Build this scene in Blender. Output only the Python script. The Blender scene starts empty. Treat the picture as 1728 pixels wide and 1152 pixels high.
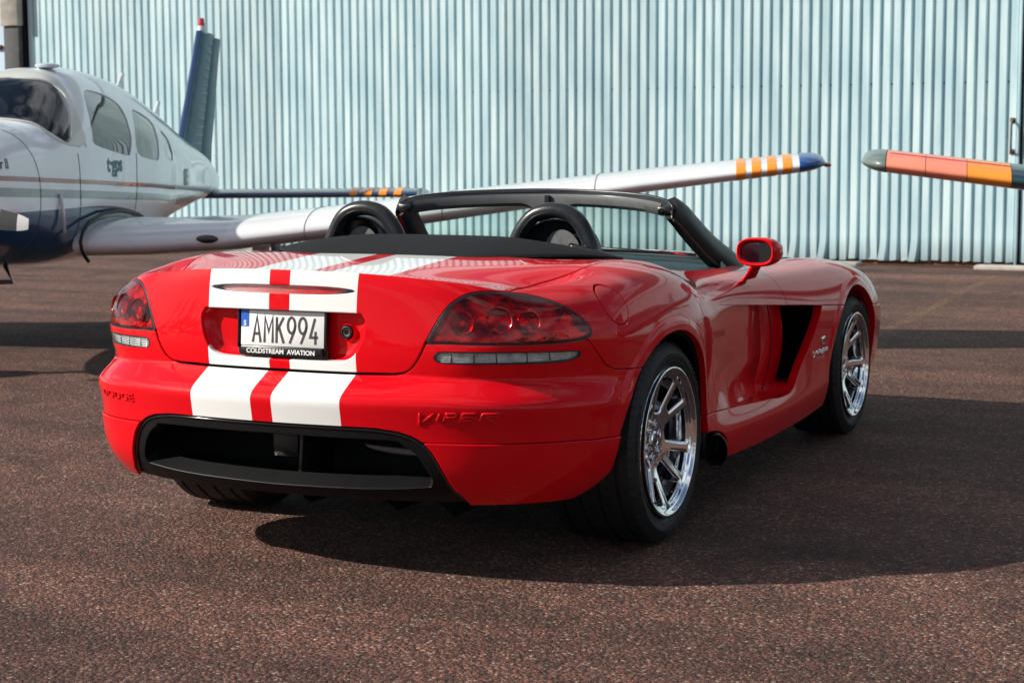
import bpy, bmesh, math, random
import numpy as np
from mathutils import Vector, Matrix
from mathutils.bvhtree import BVHTree

C = bpy.context.scene.collection
R = math.radians
random.seed(7)

# ------------------------------------------------------------------ camera
cam_d = bpy.data.cameras.new('camera')
cam = bpy.data.objects.new('camera', cam_d); C.objects.link(cam)
bpy.context.scene.camera = cam
YAW, PITCH, ROLL = 0.4456, -0.1091, -0.0051
_f = Vector((-math.sin(YAW)*math.cos(PITCH), math.cos(YAW)*math.cos(PITCH), math.sin(PITCH)))
_r = _f.cross(Vector((0, 0, 1))).normalized(); _u = _r.cross(_f)
_r2 = _r*math.cos(ROLL)+_u*math.sin(ROLL); _u2 = -_r*math.sin(ROLL)+_u*math.cos(ROLL)
cam.matrix_world = Matrix(((_r2.x, _u2.x, -_f.x, 3.0556), (_r2.y, _u2.y, -_f.y, -5.658), (_r2.z, _u2.z, -_f.z, 1.3484), (0, 0, 0, 1)))
cam_d.sensor_width = 36.0
cam_d.lens = 3035.5/1728*36.0
cam_d.clip_start = 0.1; cam_d.clip_end = 3000
cam_d.dof.use_dof = True; cam_d.dof.focus_distance = 5.9; cam_d.dof.aperture_fstop = 7.1

# ------------------------------------------------------------------ light
SUN = Vector((-1.42, -0.92, 1.0)).normalized()      # towards the sun
sd = bpy.data.lights.new('sun', 'SUN'); sun = bpy.data.objects.new('sun', sd); C.objects.link(sun)
sd.energy = 4.6; sd.angle = R(0.55); sd.color = (1.0, 0.93, 0.84)
sun.rotation_mode = 'QUATERNION'; sun.rotation_quaternion = SUN.to_track_quat('Z', 'Y'); sun.location = (-8, -6, 9)
w = bpy.data.worlds.new('World'); bpy.context.scene.world = w; w.use_nodes = True
nt = w.node_tree; nt.nodes.clear()
def wn(t, **k):
    n = nt.nodes.new(t)
    for a, v in k.items(): setattr(n, a, v)
    return n
sky = wn('ShaderNodeTexSky', sky_type='NISHITA', sun_disc=False)
sky.sun_elevation = math.asin(SUN.z); sky.sun_rotation = math.atan2(SUN.x, SUN.y)
sky.air_density = 1.0; sky.dust_density = 0.7; sky.ozone_density = 1.4
bg = wn('ShaderNodeBackground'); bg.inputs[1].default_value = 0.05
out = wn('ShaderNodeOutputWorld')
tc = wn('ShaderNodeTexCoord'); mp = wn('ShaderNodeMapping'); mp.inputs['Scale'].default_value = (1.0, 1.0, 2.6)
nz = wn('ShaderNodeTexNoise'); nz.inputs['Scale'].default_value = 2.1; nz.inputs['Detail'].default_value = 9; nz.inputs['Roughness'].default_value = 0.58
nz.inputs['Distortion'].default_value = 0.35
cr = wn('ShaderNodeValToRGB'); cr.color_ramp.elements[0].position = 0.46; cr.color_ramp.elements[1].position = 0.62
mx = wn('ShaderNodeMix', data_type='RGBA'); mx.inputs[7].default_value = (11.5, 11.8, 12.4, 1)
nt.links.new(tc.outputs['Generated'], mp.inputs[0]); nt.links.new(mp.outputs[0], nz.inputs[0]); nt.links.new(nz.outputs[0], cr.inputs[0])
nt.links.new(cr.outputs[0], mx.inputs[0]); nt.links.new(sky.outputs[0], mx.inputs[6])
nt.links.new(mx.outputs[2], bg.inputs[0]); nt.links.new(bg.outputs[0], out.inputs[0])
vs = bpy.context.scene.view_settings
bpy.context.scene.display_settings.display_device = 'sRGB'
vs.view_transform = 'Standard'; vs.look = 'None'; vs.gamma = 1; vs.use_curve_mapping = False; vs.exposure = 0.55
bpy.context.scene.cycles.max_bounces = 8
bpy.context.scene.cycles.glossy_bounces = 5
bpy.context.scene.cycles.transmission_bounces = 6
bpy.context.scene.cycles.transparent_max_bounces = 12
bpy.context.scene.cycles.use_denoising = True

# ------------------------------------------------------------------ materials
def new_mat(name):
    m = bpy.data.materials.new(name); m.use_nodes = True
    return m, m.node_tree, m.node_tree.nodes['Principled BSDF']
def mat(name, col, rough=0.5, metal=0.0, coat=0.0, spec=0.5, noise=0.0, nscale=30.0, bump=0.0, bscale=200.0, **kw):
    """Principled with a touch of procedural variation."""
    m, t, b = new_mat(name)
    b.inputs['Base Color'].default_value = (*col, 1); b.inputs['Roughness'].default_value = rough
    b.inputs['Metallic'].default_value = metal; b.inputs['Coat Weight'].default_value = coat
    b.inputs['Coat Roughness'].default_value = 0.02; b.inputs['Specular IOR Level'].default_value = spec
    for k, v in kw.items(): b.inputs[k].default_value = v
    tcn = t.nodes.new('ShaderNodeTexCoord')
    if noise:
        n = t.nodes.new('ShaderNodeTexNoise'); n.inputs['Scale'].default_value = nscale; n.inputs['Detail'].default_value = 6
        t.links.new(tcn.outputs['Object'], n.inputs[0])
        h = t.nodes.new('ShaderNodeMapRange'); h.inputs[1].default_value = .3; h.inputs[2].default_value = .7
        h.inputs[3].default_value = 1-noise; h.inputs[4].default_value = 1+noise
        v = t.nodes.new('ShaderNodeVectorMath'); v.operation = 'SCALE'; v.inputs[0].default_value = col
        t.links.new(n.outputs[0], h.inputs[0]); t.links.new(h.outputs[0], v.inputs['Scale']); t.links.new(v.outputs[0], b.inputs['Base Color'])
        h2 = t.nodes.new('ShaderNodeMapRange'); h2.inputs[1].default_value = .3; h2.inputs[2].default_value = .7
        h2.inputs[3].default_value = rough*(1-noise*.6); h2.inputs[4].default_value = min(1, rough*(1+noise*.6))
        t.links.new(n.outputs[0], h2.inputs[0]); t.links.new(h2.outputs[0], b.inputs['Roughness'])
    if bump:
        n = t.nodes.new('ShaderNodeTexNoise'); n.inputs['Scale'].default_value = bscale; n.inputs['Detail'].default_value = 3
        bp = t.nodes.new('ShaderNodeBump'); bp.inputs['Strength'].default_value = bump; bp.inputs['Distance'].default_value = .002
        t.links.new(tcn.outputs['Object'], n.inputs[0]); t.links.new(n.outputs[0], bp.inputs['Height']); t.links.new(bp.outputs[0], b.inputs['Normal'])
    return m
RED = (0.66, 0.002, 0.008)
M = {}
def paint(name, stripes=False):
    m, t, b = new_mat(name)
    b.inputs['Roughness'].default_value = 0.42; b.inputs['Specular IOR Level'].default_value = .04; b.inputs['Coat Weight'].default_value = 1.0
    b.inputs['Coat Roughness'].default_value = 0.018; b.inputs['Coat IOR'].default_value = 1.31
    b.inputs['Base Color'].default_value = (*RED, 1)
    tcn = t.nodes.new('ShaderNodeTexCoord')
    # faint orange peel in the clear coat
    n = t.nodes.new('ShaderNodeTexNoise'); n.inputs['Scale'].default_value = 260; n.inputs['Detail'].default_value = 2
    bp = t.nodes.new('ShaderNodeBump'); bp.inputs['Strength'].default_value = .02; bp.inputs['Distance'].default_value = .001
    t.links.new(tcn.outputs['Object'], n.inputs[0]); t.links.new(n.outputs[0], bp.inputs['Height']); t.links.new(bp.outputs[0], b.inputs['Coat Normal'])
    if stripes:
        sx = t.nodes.new('ShaderNodeSeparateXYZ'); t.links.new(tcn.outputs['Object'], sx.inputs[0])
        ab = t.nodes.new('ShaderNodeMath'); ab.operation = 'ABSOLUTE'; t.links.new(sx.outputs[0], ab.inputs[0])
        g = t.nodes.new('ShaderNodeMath'); g.operation = 'GREATER_THAN'; g.inputs[1].default_value = .0375
        l = t.nodes.new('ShaderNodeMath'); l.operation = 'LESS_THAN'; l.inputs[1].default_value = .271
        mu = t.nodes.new('ShaderNodeMath'); mu.operation = 'MULTIPLY'
        t.links.new(ab.outputs[0], g.inputs[0]); t.links.new(ab.outputs[0], l.inputs[0]); t.links.new(g.outputs[0], mu.inputs[0]); t.links.new(l.outputs[0], mu.inputs[1])
        c = t.nodes.new('ShaderNodeMix'); c.data_type = 'RGBA'; c.inputs[6].default_value = (*RED, 1); c.inputs[7].default_value = (.80, .81, .79, 1)
        t.links.new(mu.outputs[0], c.inputs[0]); t.links.new(c.outputs[2], b.inputs['Base Color'])
    return m
M['red'] = paint('red_paint'); M['stripe'] = paint('striped_paint', True)
M['black'] = mat('black_plastic', (.012, .013, .014), .35, noise=.2)
M['matte'] = mat('matte_black', (.008, .009, .010), .85, noise=.2, spec=.3)
M['gloss'] = mat('gloss_black', (.005, .006, .007), .10, coat=.6)
M['satin'] = mat('satin_black', (.0055, .0062, .007), .30, coat=.0, noise=.1)
M['chrome'] = mat('polished_metal', (.93, .94, .96), .07, 1.0)
def thin_glass(name, tint, refl=1.0, rough=0.01, f0=.04):
    """tinted transparent sheet with a Schlick reflection that is the same from both sides"""
    m = bpy.data.materials.new(name); m.use_nodes = True; t = m.node_tree; t.nodes.clear()
    o = t.nodes.new('ShaderNodeOutputMaterial'); tr = t.nodes.new('ShaderNodeBsdfTransparent'); gl = t.nodes.new('ShaderNodeBsdfGlossy'); mi = t.nodes.new('ShaderNodeMixShader')
    g = t.nodes.new('ShaderNodeNewGeometry'); d = t.nodes.new('ShaderNodeVectorMath'); d.operation = 'DOT_PRODUCT'
    def mm(op, *a):
        n = t.nodes.new('ShaderNodeMath'); n.operation = op; n.use_clamp = True
        for i, v in enumerate(a):
            if isinstance(v, (int, float)): n.inputs[i].default_value = v
            else: t.links.new(v, n.inputs[i])
        return n.outputs[0]
    t.links.new(g.outputs['Normal'], d.inputs[0]); t.links.new(g.outputs['Incoming'], d.inputs[1])
    c = mm('ABSOLUTE', d.outputs['Value']); k = mm('POWER', mm('SUBTRACT', 1.0, c), 5.0)
    f = mm('MULTIPLY', mm('MULTIPLY_ADD', k, 1-f0, f0), refl)
    tr.inputs[0].default_value = (*tint, 1); gl.inputs['Roughness'].default_value = rough; gl.inputs[0].default_value = (1, 1, 1, 1)
    t.links.new(f, mi.inputs[0]); t.links.new(tr.outputs[0], mi.inputs[1]); t.links.new(gl.outputs[0], mi.inputs[2]); t.links.new(mi.outputs[0], o.inputs[0])
    return m
M['redlens'] = thin_glass('red_lens', (.95, .05, .055), 1.0)
M['smokelens'] = thin_glass('smoke_red_lens', (.85, .45, .45), 1.3)
M['clear'] = thin_glass('clear_glass', (.93, .97, .95), 1.6)
M['windscreen'] = thin_glass('windscreen_glass', (.80, .92, .88), 1.5)
M['rubber'] = mat('rubber', (.019, .020, .021), .55, noise=.25, nscale=60, bump=.25, bscale=500, spec=.35)
M['white'] = mat('white_plastic', (.72, .73, .72), .4)
M['darkmetal'] = mat('dark_metal', (.10, .10, .105), .4, .9, noise=.2)

# ------------------------------------------------------------------ object helpers
def thing(name, label, cat, loc=(0, 0, 0), rz=0.0, group=None):
    o = bpy.data.objects.new(name, None); C.objects.link(o); o.location = loc; o.rotation_euler = (0, 0, rz)
    o['label'] = label; o['category'] = cat; o.empty_display_size = .2
    if group: o['group'] = group
    return o
def tag(o, label=None, cat=None, group=None, kind=None):
    if label: o['label'] = label
    if cat: o['category'] = cat
    if group: o['group'] = group
    if kind: o['kind'] = kind
    return o
def link(name, me, material, parent=None, label=None):
    o = bpy.data.objects.new(name, me); C.objects.link(o)
    if material is not None and len(me.materials) == 0: me.materials.append(material)
    if parent is not None: o.parent = parent
    if label: o['label'] = label
    return o
def pyd(name, V, F, material, parent=None, smooth=True, label=None, angle=None):
    me = bpy.data.meshes.new(name); me.from_pydata([tuple(map(float, v)) for v in V], [], [tuple(map(int, f)) for f in F]); me.update()
    if smooth: me.shade_smooth()
    if angle is not None: me.set_sharp_from_angle(angle=R(angle))
    return link(name, me, material, parent, label)
def bm_obj(name, bm, material, parent=None, smooth=True, angle=35, label=None):
    me = bpy.data.meshes.new(name); bmesh.ops.recalc_face_normals(bm, faces=bm.faces); bm.to_mesh(me); bm.free()
    if smooth: me.shade_smooth(); me.set_sharp_from_angle(angle=R(angle))
    return link(name, me, material, parent, label)
def box(bm, c, s, bevel=0.0, rot=None, seg=2):
    """a bevelled box of full size s centred on c"""
    g = bmesh.ops.create_cube(bm, size=1.0); vs_ = g['verts']
    bmesh.ops.scale(bm, vec=s, verts=vs_)
    if bevel:
        es = list({e for v in vs_ for e in v.link_edges})
        r = bmesh.ops.bevel(bm, geom=es, offset=bevel, segments=seg, affect='EDGES', profile=.5)
        vs_ = list({v for f in r['faces'] for v in f.verts} | {v for v in vs_ if v.is_valid})
    if rot is not None: bmesh.ops.rotate(bm, cent=(0, 0, 0), matrix=rot, verts=vs_)
    bmesh.ops.translate(bm, vec=c, verts=vs_)
    return vs_
def cyl(bm, a, b, r, r2=None, n=24, cap=True):
    a = Vector(a); b = Vector(b); d = b-a
    g = bmesh.ops.create_cone(bm, cap_ends=cap, cap_tris=False, segments=n, radius1=r, radius2=r if r2 is None else r2, depth=d.length)
    q = d.to_track_quat('Z', 'Y').to_matrix()
    bmesh.ops.rotate(bm, cent=(0, 0, 0), matrix=q, verts=g['verts']); bmesh.ops.translate(bm, vec=(a+b)/2, verts=g['verts'])
    return g['verts']
def lathe(name, prof, n, material, parent, axis='x', loc=(0, 0, 0), angle=30, closed=False):
    """prof: (axial, radius) pairs revolved round the axis"""
    V = []; F = []; m = len(prof)
    for i in range(n):
        a = 2*math.pi*i/n
        for (x, r) in prof:
            if axis == 'x': V.append((loc[0]+x, loc[1]+r*math.cos(a), loc[2]+r*math.sin(a)))
            elif axis == 'z': V.append((loc[0]+r*math.cos(a), loc[1]+r*math.sin(a), loc[2]+x))
            else: V.append((loc[0]+r*math.cos(a), loc[1]+x, loc[2]-r*math.sin(a)))
    for i in range(n):
        for j in range(m if closed else m-1):
            F.append((i*m+j, i*m+(j+1) % m, ((i+1) % n)*m+(j+1) % m, ((i+1) % n)*m+j))
    return pyd(name, V, F, material, parent, angle=angle)
def sweep(path, radii, n=14, cap=True, flat=1.0, up=None):
    """a tube of varying radius along a polyline; returns V, F"""
    P = [Vector(p) for p in path]; V = []; F = []; N = None
    for i, p in enumerate(P):
        t = (P[min(i+1, len(P)-1)]-P[max(i-1, 0)]).normalized()
        if N is None:
            N = (Vector(up) if up else (Vector((0, 0, 1)) if abs(t.z) < .9 else Vector((1, 0, 0))))
        N = (N-t*N.dot(t)).normalized(); B = t.cross(N)
        r = radii[i] if hasattr(radii, '__len__') else radii
        for k in range(n):
            a = 2*math.pi*k/n
            V.append(p+N*math.cos(a)*r*flat+B*math.sin(a)*r)
    for i in range(len(P)-1):
        for k in range(n): F.append((i*n+k, i*n+(k+1) % n, (i+1)*n+(k+1) % n, (i+1)*n+k))
    if cap: F.append(tuple(range(n))[::-1]); F.append(tuple(range((len(P)-1)*n, len(P)*n)))
    return V, F
def spline(pts, n, closed=False):
    """Catmull-Rom resampling (centripetal-ish) of a polyline to n points, evenly spaced"""
    P = np.array(pts, float)
    if closed: P = np.vstack([P[-1:], P, P[:2]])
    else: P = np.vstack([2*P[0]-P[1], P, 2*P[-1]-P[-2]])
    out = []
    for i in range(1, len(P)-2):
        p0, p1, p2, p3 = P[i-1:i+3]
        t = np.linspace(0, 1, 24, endpoint=False)[:, None]
        out.append(.5*((2*p1)+(-p0+p2)*t+(2*p0-5*p1+4*p2-p3)*t**2+(-p0+3*p1-3*p2+p3)*t**3))
    out = np.vstack(out+[P[-2:-1]])
    s = np.concatenate([[0], np.cumsum(np.linalg.norm(np.diff(out, axis=0), axis=1))])
    q = np.linspace(0, s[-1], n+1)[:-1] if closed else np.linspace(0, s[-1], n)
    return np.stack([np.interp(q, s, out[:, k]) for k in range(out.shape[1])], 1)
def interp(xs, ys, x):
    """smooth (Hermite) interpolation"""
    xs = np.array(xs, float); ys = np.array(ys, float); x = np.clip(np.asarray(x, float), xs[0], xs[-1])
    d = np.gradient(ys, xs); i = np.clip(np.searchsorted(xs, x)-1, 0, len(xs)-2)
    h = xs[i+1]-xs[i]; t = (x-xs[i])/h
    return (2*t**3-3*t**2+1)*ys[i]+(t**3-2*t**2+t)*h*d[i]+(-2*t**3+3*t**2)*ys[i+1]+(t**3-t**2)*h*d[i+1]

# ------------------------------------------------------------------ triangle mesh cutting
class TM:
    def __init__(s, V, N, F): s.V, s.N, s.F = V, N, F
    def copy(s): return TM(s.V.copy(), s.N.copy(), s.F.copy())
def compact(m):
    u, inv = np.unique(m.F, return_inverse=True)
    return TM(m.V[u], m.N[u], inv.reshape(-1, 3))
def split(m, d, eps=4e-4):
    """insert vertices along d=0; returns mesh and d (0 on the cut)"""
    d = d.copy(); d[np.abs(d) < eps] = 0
    F = m.F; s = np.sign(d)[F]
    cross = (s.min(1) < 0) & (s.max(1) > 0)
    keep = F[~cross]; X = F[cross]
    if len(X) == 0: return m, d
    E = np.concatenate([X[:, [0, 1]], X[:, [1, 2]], X[:, [2, 0]]]); E = np.sort(E, 1)
    E = np.unique(E[(d[E[:, 0]]*d[E[:, 1]]) < 0], axis=0)
    t = d[E[:, 0]]/(d[E[:, 0]]-d[E[:, 1]])
    nv = len(m.V); idx = {(a, b): nv+i for i, (a, b) in enumerate(map(tuple, E.tolist()))}
    PV = m.V[E[:, 0]]*(1-t)[:, None]+m.V[E[:, 1]]*t[:, None]
    PN = m.N[E[:, 0]]*(1-t)[:, None]+m.N[E[:, 1]]*t[:, None]; PN /= np.linalg.norm(PN, axis=1)[:, None]+1e-12
    new = []
    dl = d.tolist()
    for tri in X.tolist():
        poly = []
        for i in range(3):
            a, b = tri[i], tri[(i+1) % 3]
            poly.append(a)
            if dl[a]*dl[b] < 0: poly.append(idx[(a, b) if a < b else (b, a)])
        # cut polygon into the two sides
        for sg in (1, -1):
            q = [v for v in poly if v >= nv or dl[v]*sg >= 0]
            if len(q) >= 3 and any(v < nv and dl[v]*sg > 0 for v in q):
                for i in range(1, len(q)-1): new.append((q[0], q[i], q[i+1]))
    V = np.vstack([m.V, PV]); N = np.vstack([m.N, PN]); dd = np.concatenate([d, np.zeros(len(PV))])
    return TM(V, N, np.vstack([keep, np.array(new, int)])), dd
def cut(m, fn, off=0.0):
    """part of m with fn < off, and the rest"""
    d = fn(m.V)-off
    m2, d2 = split(m, d)
    c = d2[m2.F].mean(1)
    return compact(TM(m2.V, m2.N, m2.F[c < 0])), compact(TM(m2.V, m2.N, m2.F[c >= 0]))
def inside(m, fn, off=0.0): return cut(m, fn, off)[0]
def outside(m, fn, off=0.0):
    d = off-fn(m.V)
    m2, d2 = split(m, d)
    c = d2[m2.F].mean(1)
    return compact(TM(m2.V, m2.N, m2.F[c < 0]))
def normals(m):
    a, b, c = (m.V[m.F[:, i]] for i in range(3)); n = np.cross(b-a, c-a); N = np.zeros_like(m.V)
    for i in range(3): np.add.at(N, m.F[:, i], n)
    m.N = N/(np.linalg.norm(N, axis=1)[:, None]+1e-12); return m
def boundary(m, skip=None):
    F = m.F; E = np.concatenate([F[:, [0, 1]], F[:, [1, 2]], F[:, [2, 0]]])
    k = np.sort(E, 1); _, inv, cnt = np.unique(k, axis=0, return_inverse=True, return_counts=True)
    B = E[cnt[inv.ravel()] == 1]
    if skip is not None: B = B[~(skip(m.V[B[:, 0]]) & skip(m.V[B[:, 1]]))]
    return B
def flange(m, t=.02, r=.0018, skip=lambda V: np.abs(V[:, 0]) < 1e-4, dirn=None):
    """roll the open edges over and turn them inwards"""
    B = boundary(m, skip)
    if len(B) == 0: return m
    L = np.zeros_like(m.V)
    e = m.V[B[:, 1]]-m.V[B[:, 0]]
    Nm = m.N[B[:, 0]]+m.N[B[:, 1]]
    l = np.cross(e, Nm); l /= np.linalg.norm(l, axis=1)[:, None]+1e-12
    for i in (0, 1): np.add.at(L, B[:, i], l)
    u = np.unique(B)
    Lu = L[u]; Lu /= np.linalg.norm(Lu, axis=1)[:, None]+1e-12
    Pu, Nu = m.V[u], m.N[u]
    onx = skip(Pu) if skip is not None else np.zeros(len(u), bool)
    Lu[onx, 0] = 0
    D = -Nu if dirn is None else np.broadcast_to(np.array(dirn, float), Nu.shape)
    s2 = .7071
    rings = [(Pu+Lu*r*s2-Nu*r*(1-s2), Nu*s2+Lu*s2), (Pu+Lu*r-Nu*r, Lu), (Pu+Lu*r-Nu*r+D*t, Lu)]
    V, N = [m.V], [m.N]; base = len(m.V); mp = {int(a): i for i, a in enumerate(u)}
    for P, Q in rings: V.append(P); N.append(Q/(np.linalg.norm(Q, axis=1)[:, None]+1e-12))
    k = len(u); a = np.array([mp[int(x)] for x in B[:, 0]]); b = np.array([mp[int(x)] for x in B[:, 1]])
    lay = [(B[:, 0], B[:, 1])]+[(base+q*k+a, base+q*k+b) for q in range(3)]
    F = [m.F]
    for q in range(3):
        (a0, b0), (a1, b1) = lay[q], lay[q+1]
        F.append(np.stack([b0, a0, a1], 1)); F.append(np.stack([b0, a1, b1], 1))
    return TM(np.vstack(V), np.vstack(N), np.vstack(F))
def flipx(m):
    q = m.copy(); q.V[:, 0] *= -1; q.N[:, 0] *= -1; q.F = q.F[:, ::-1]; return q
def both(m):
    q = flipx(m); return TM(np.vstack([m.V, q.V]), np.vstack([m.N, q.N]), np.vstack([m.F, q.F+len(m.V)]))
def tm_obj(name, m, material, parent=None, label=None):
    me = bpy.data.meshes.new(name)
    nv, nf = len(m.V), len(m.F)
    me.vertices.add(nv); me.vertices.foreach_set('co', m.V.astype(np.float32).ravel())
    me.loops.add(nf*3); me.loops.foreach_set('vertex_index', m.F.astype(np.int32).ravel())
    me.polygons.add(nf); me.polygons.foreach_set('loop_start', np.arange(0, nf*3, 3, dtype=np.int32))
    me.polygons.foreach_set('use_smooth', np.ones(nf, bool))
    me.update(calc_edges=True)
    me.normals_split_custom_set_from_vertices([tuple(n) for n in m.N.tolist()])
    return link(name, me, material, parent, label)
def poly_sdf(poly):
    """signed distance to a closed 2D polygon (negative inside)"""
    P = np.array(poly, float); Q = np.roll(P, -1, 0)
    def f(X):
        out = np.full(len(X), 1e9); ins = np.zeros(len(X), bool)
        for a, b in zip(P, Q):
            e = b-a; w_ = X-a; t = np.clip((w_@e)/(e@e+1e-18), 0, 1)
            out = np.minimum(out, np.hypot(w_[:, 0]-t*e[0], w_[:, 1]-t*e[1]))
            c = ((a[1] <= X[:, 1]) != (b[1] <= X[:, 1]))
            if abs(b[1]-a[1]) > 1e-15:
                xi = a[0]+(X[:, 1]-a[1])/(b[1]-a[1])*(b[0]-a[0]); ins ^= c & (X[:, 0] < xi)
        return np.where(ins, -out, out)
    return f
def rounded(poly, r, n=6):
    """round the corners of a polygon"""
    P = [np.array(p, float) for p in poly]; out_ = []
    for i in range(len(P)):
        a, b, c = P[i-1], P[i], P[(i+1) % len(P)]
        rr = r[i] if hasattr(r, '__len__') else r
        u, v = a-b, c-b; lu, lv = np.linalg.norm(u), np.linalg.norm(v); k = min(rr, lu*.48, lv*.48)
        p, q = b+u/lu*k, b+v/lv*k
        for t in np.linspace(0, 1, n): out_.append((1-t)**2*p+2*t*(1-t)*b+t*t*q)
    return np.array(out_)
# ================================================================== the car body
car = thing('roadster', 'red open two seat sports car with white double stripes and chrome wheels', 'car')

def body_cage():
    # belt rows k=0..9 (bottom to shoulder), columns j: 0..6 rear, 6 corner, 7..20 side, 21 corner, 22..27 front
    fr = np.array([0, .16, .33, .50, .61, .70, .765])/.765
    bump = [(0, -1.052), (.16, -1.046), (.33, -1.026), (.50, -.986), (.64, -.932), (.76, -.855), (.858, -.745), (.922, -.615), (.955, -.48)]
    k5 = [(0, -.945), (.16, -.942), (.33, -.930), (.50, -.905), (.62, -.868), (.73, -.80), (.825, -.70), (.897, -.58), (.943, -.46)]
    k6 = [(0, -.948), (.16, -.945), (.33, -.933), (.50, -.909), (.63, -.873), (.745, -.803), (.842, -.70), (.910, -.575), (.951, -.45)]
    k7 = [(0, -.942), (.16, -.939), (.33, -.924), (.50, -.895), (.635, -.850), (.745, -.783), (.832, -.688), (.893, -.565), (.932, -.44)]
    k8 = [(0, -.936), (.16, -.931), (.33, -.913), (.50, -.877), (.622, -.826), (.724, -.758), (.797, -.665), (.848, -.55), (.882, -.43)]
    k9 = [(0, -.928), (.16, -.921), (.33, -.899), (.50, -.857), (.61, -.806), (.70, -.737), (.755, -.64), (.785, -.53), (.80, -.41)]
    def inset(c, d):
        P = np.array(c, float); T = np.gradient(P, axis=0); n = np.stack([T[:, 1], -T[:, 0]], 1); n /= np.linalg.norm(n, axis=1)[:, None]
        n[0] = (0, -1)
        return P-n*d
    rearplan = [inset(bump, .110), inset(bump, .034), inset(bump, .012), inset(bump, .004), np.array(bump), np.array(k5), np.array(k6), np.array(k7), np.array(k8), np.array(k9)]
    rz = [[.236]*9, [.330]*9, [.452, .452, .45, .447, .443, .44, .436, .432, .43],
          [.515]*9, [.590, .590, .588, .585, .58, .575, .57, .565, .56], [.655, .655, .653, .65, .645, .64, .635, .63, .63],
          [.725]*9, [.825]*6+[.825, .83, .83], [.915, .914, .910, .902, .893, .880, .878, .888, .895],
          [.965, .963, .956, .941, .925, .904, .907, .918, .929]]
    sy = [-.25, 0, .25, .48, .75, 1.05, 1.4, 1.75, 2.1, 2.42, 2.75, 3.0, 3.2]
    S = {}
    S[0] = ([.90, .90, .90, .925, .93, .93, .925, .915, .90, .89, .87, .84, .79], [.22, .2, .2, .2, .19, .185, .185, .19, .2, .2, .2, .2, .2])
    S[1] = ([.945, .945, .945, .942, .944, .944, .94, .932, .925, .925, .91, .875, .825], [.32, .3, .3, .285, .275, .27, .265, .27, .28, .28, .28, .27, .26])
    S[2] = ([.958, .958, .95, .930, .926, .927, .928, .928, .932, .94, .925, .89, .84], [.42, .40, .39, .37, .355, .345, .340, .35, .36, .36, .36, .34, .32])
    S[3] = ([.962, .964, .952, .918, .892, .892, .905, .922, .938, .945, .932, .90, .85], [.50, .49, .48, .47, .46, .45, .45, .45, .45, .44, .44, .41, .38])
    S[4] = ([.966, .970, .957, .918, .886, .885, .900, .922, .942, .949, .937, .905, .857], [.57, .57, .565, .56, .55, .54, .54, .53, .52, .51, .50, .47, .44])
    S[5] = ([.968, .973, .960, .920, .886, .885, .900, .923, .944, .951, .939, .908, .862], [.65, .65, .65, .645, .64, .63, .62, .60, .59, .58, .56, .53, .49])
    S[6] = ([.965, .970, .955, .915, .885, .884, .898, .918, .937, .944, .931, .900, .855], [.73, .735, .73, .72, .715, .70, .69, .675, .66, .65, .63, .59, .54])
    S[7] = ([.950, .956, .938, .898, .876, .875, .886, .900, .915, .921, .908, .877, .832], [.83, .835, .815, .79, .78, .77, .757, .745, .735, .725, .70, .65, .59])
    S[8] = ([.900, .908, .890, .858, .845, .845, .850, .855, .860, .862, .848, .820, .778], [.912, .912, .885, .843, .826, .818, .810, .804, .798, .788, .755, .705, .64])
    S[9] = ([.800, .797, .79, .780, .770, .763, .757, .752, .747, .742, .735, .718, .690], [.950, .952, .928, .882, .858, .849, .840, .834, .829, .820, .788, .738, .675])
    fz = [.20, .255, .31, .36, .41, .455, .495, .535, .575, .605]
    fy = [3.34, 3.39, 3.41, 3.42, 3.42, 3.41, 3.39, 3.36, 3.31, 3.25]
    B = np.zeros((10, 28, 3))
    for k in range(10):
        for j in range(9): B[k, j] = (rearplan[k][j][0], rearplan[k][j][1], rz[k][j])
        for q, y in enumerate(sy): B[k, 9+q] = (S[k][0][q], y, S[k][1][q])
        xe, ze = S[k][0][-1], S[k][1][-1]
        for q in range(6):
            f = fr[5-q]
            B[k, 22+q] = (xe*f, 3.2+(fy[k]-3.2)*(1-f**2.6), ze+(fz[k]-ze)*(1-f**1.6))
    verts = []; idx = {}
    def add(key, p):
        idx[key] = len(verts); verts.append(p)
    for k in range(10):
        for j in range(28): add(('b', k, j), B[k, j])
    cy = [None, -.865, -.745, -.50, -.22, .05, .40, .75, 1.05, 1.4, 1.75, 2.1, 2.42, 2.8, 3.08]
    cz = [None, .948, .938, .958, .976, .985, .97, .95, .93, .91, .885, .86, .825, .765, .69]
    for i in range(1, 15):
        e = B[9, 6+i]
        for j in range(6):
            f = fr[j]
            p = 2.2 if i > 3 else [0, 2.2, 2.4, 2.6][i]
            z = cz[i]+(e[2]-cz[i])*f**3.0
            if i == 1: z = B[9, j][2]-.018+(.012*f**2)
            if i == 2: z = B[9, j][2]-.027+(.026*f**2)+(.004)
            if i >= 10: z -= .028*math.sin(math.pi*min(1, max(0, (f-.35)/.65)))**2   # valley beside the fender crest
            add(('t', i, j), (e[0]*f, cy[i]+(e[1]-cy[i])*f**p, z))
    def top(i, j):
        if i == 0: return idx[('b', 9, j)]
        if i == 15: return idx[('b', 9, 27-j)]
        if j == 6: return idx[('b', 9, 6+i)]
        return idx[('t', i, j)]
    F = []
    for k in range(9):
        for j in range(27): F.append((idx[('b', k, j)], idx[('b', k, j+1)], idx[('b', k+1, j+1)], idx[('b', k+1, j)]))
    for i in range(15):
        for j in range(6): F.append((top(i, j), top(i, j+1), top(i+1, j+1), top(i+1, j)))
    cr_ = []
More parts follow.
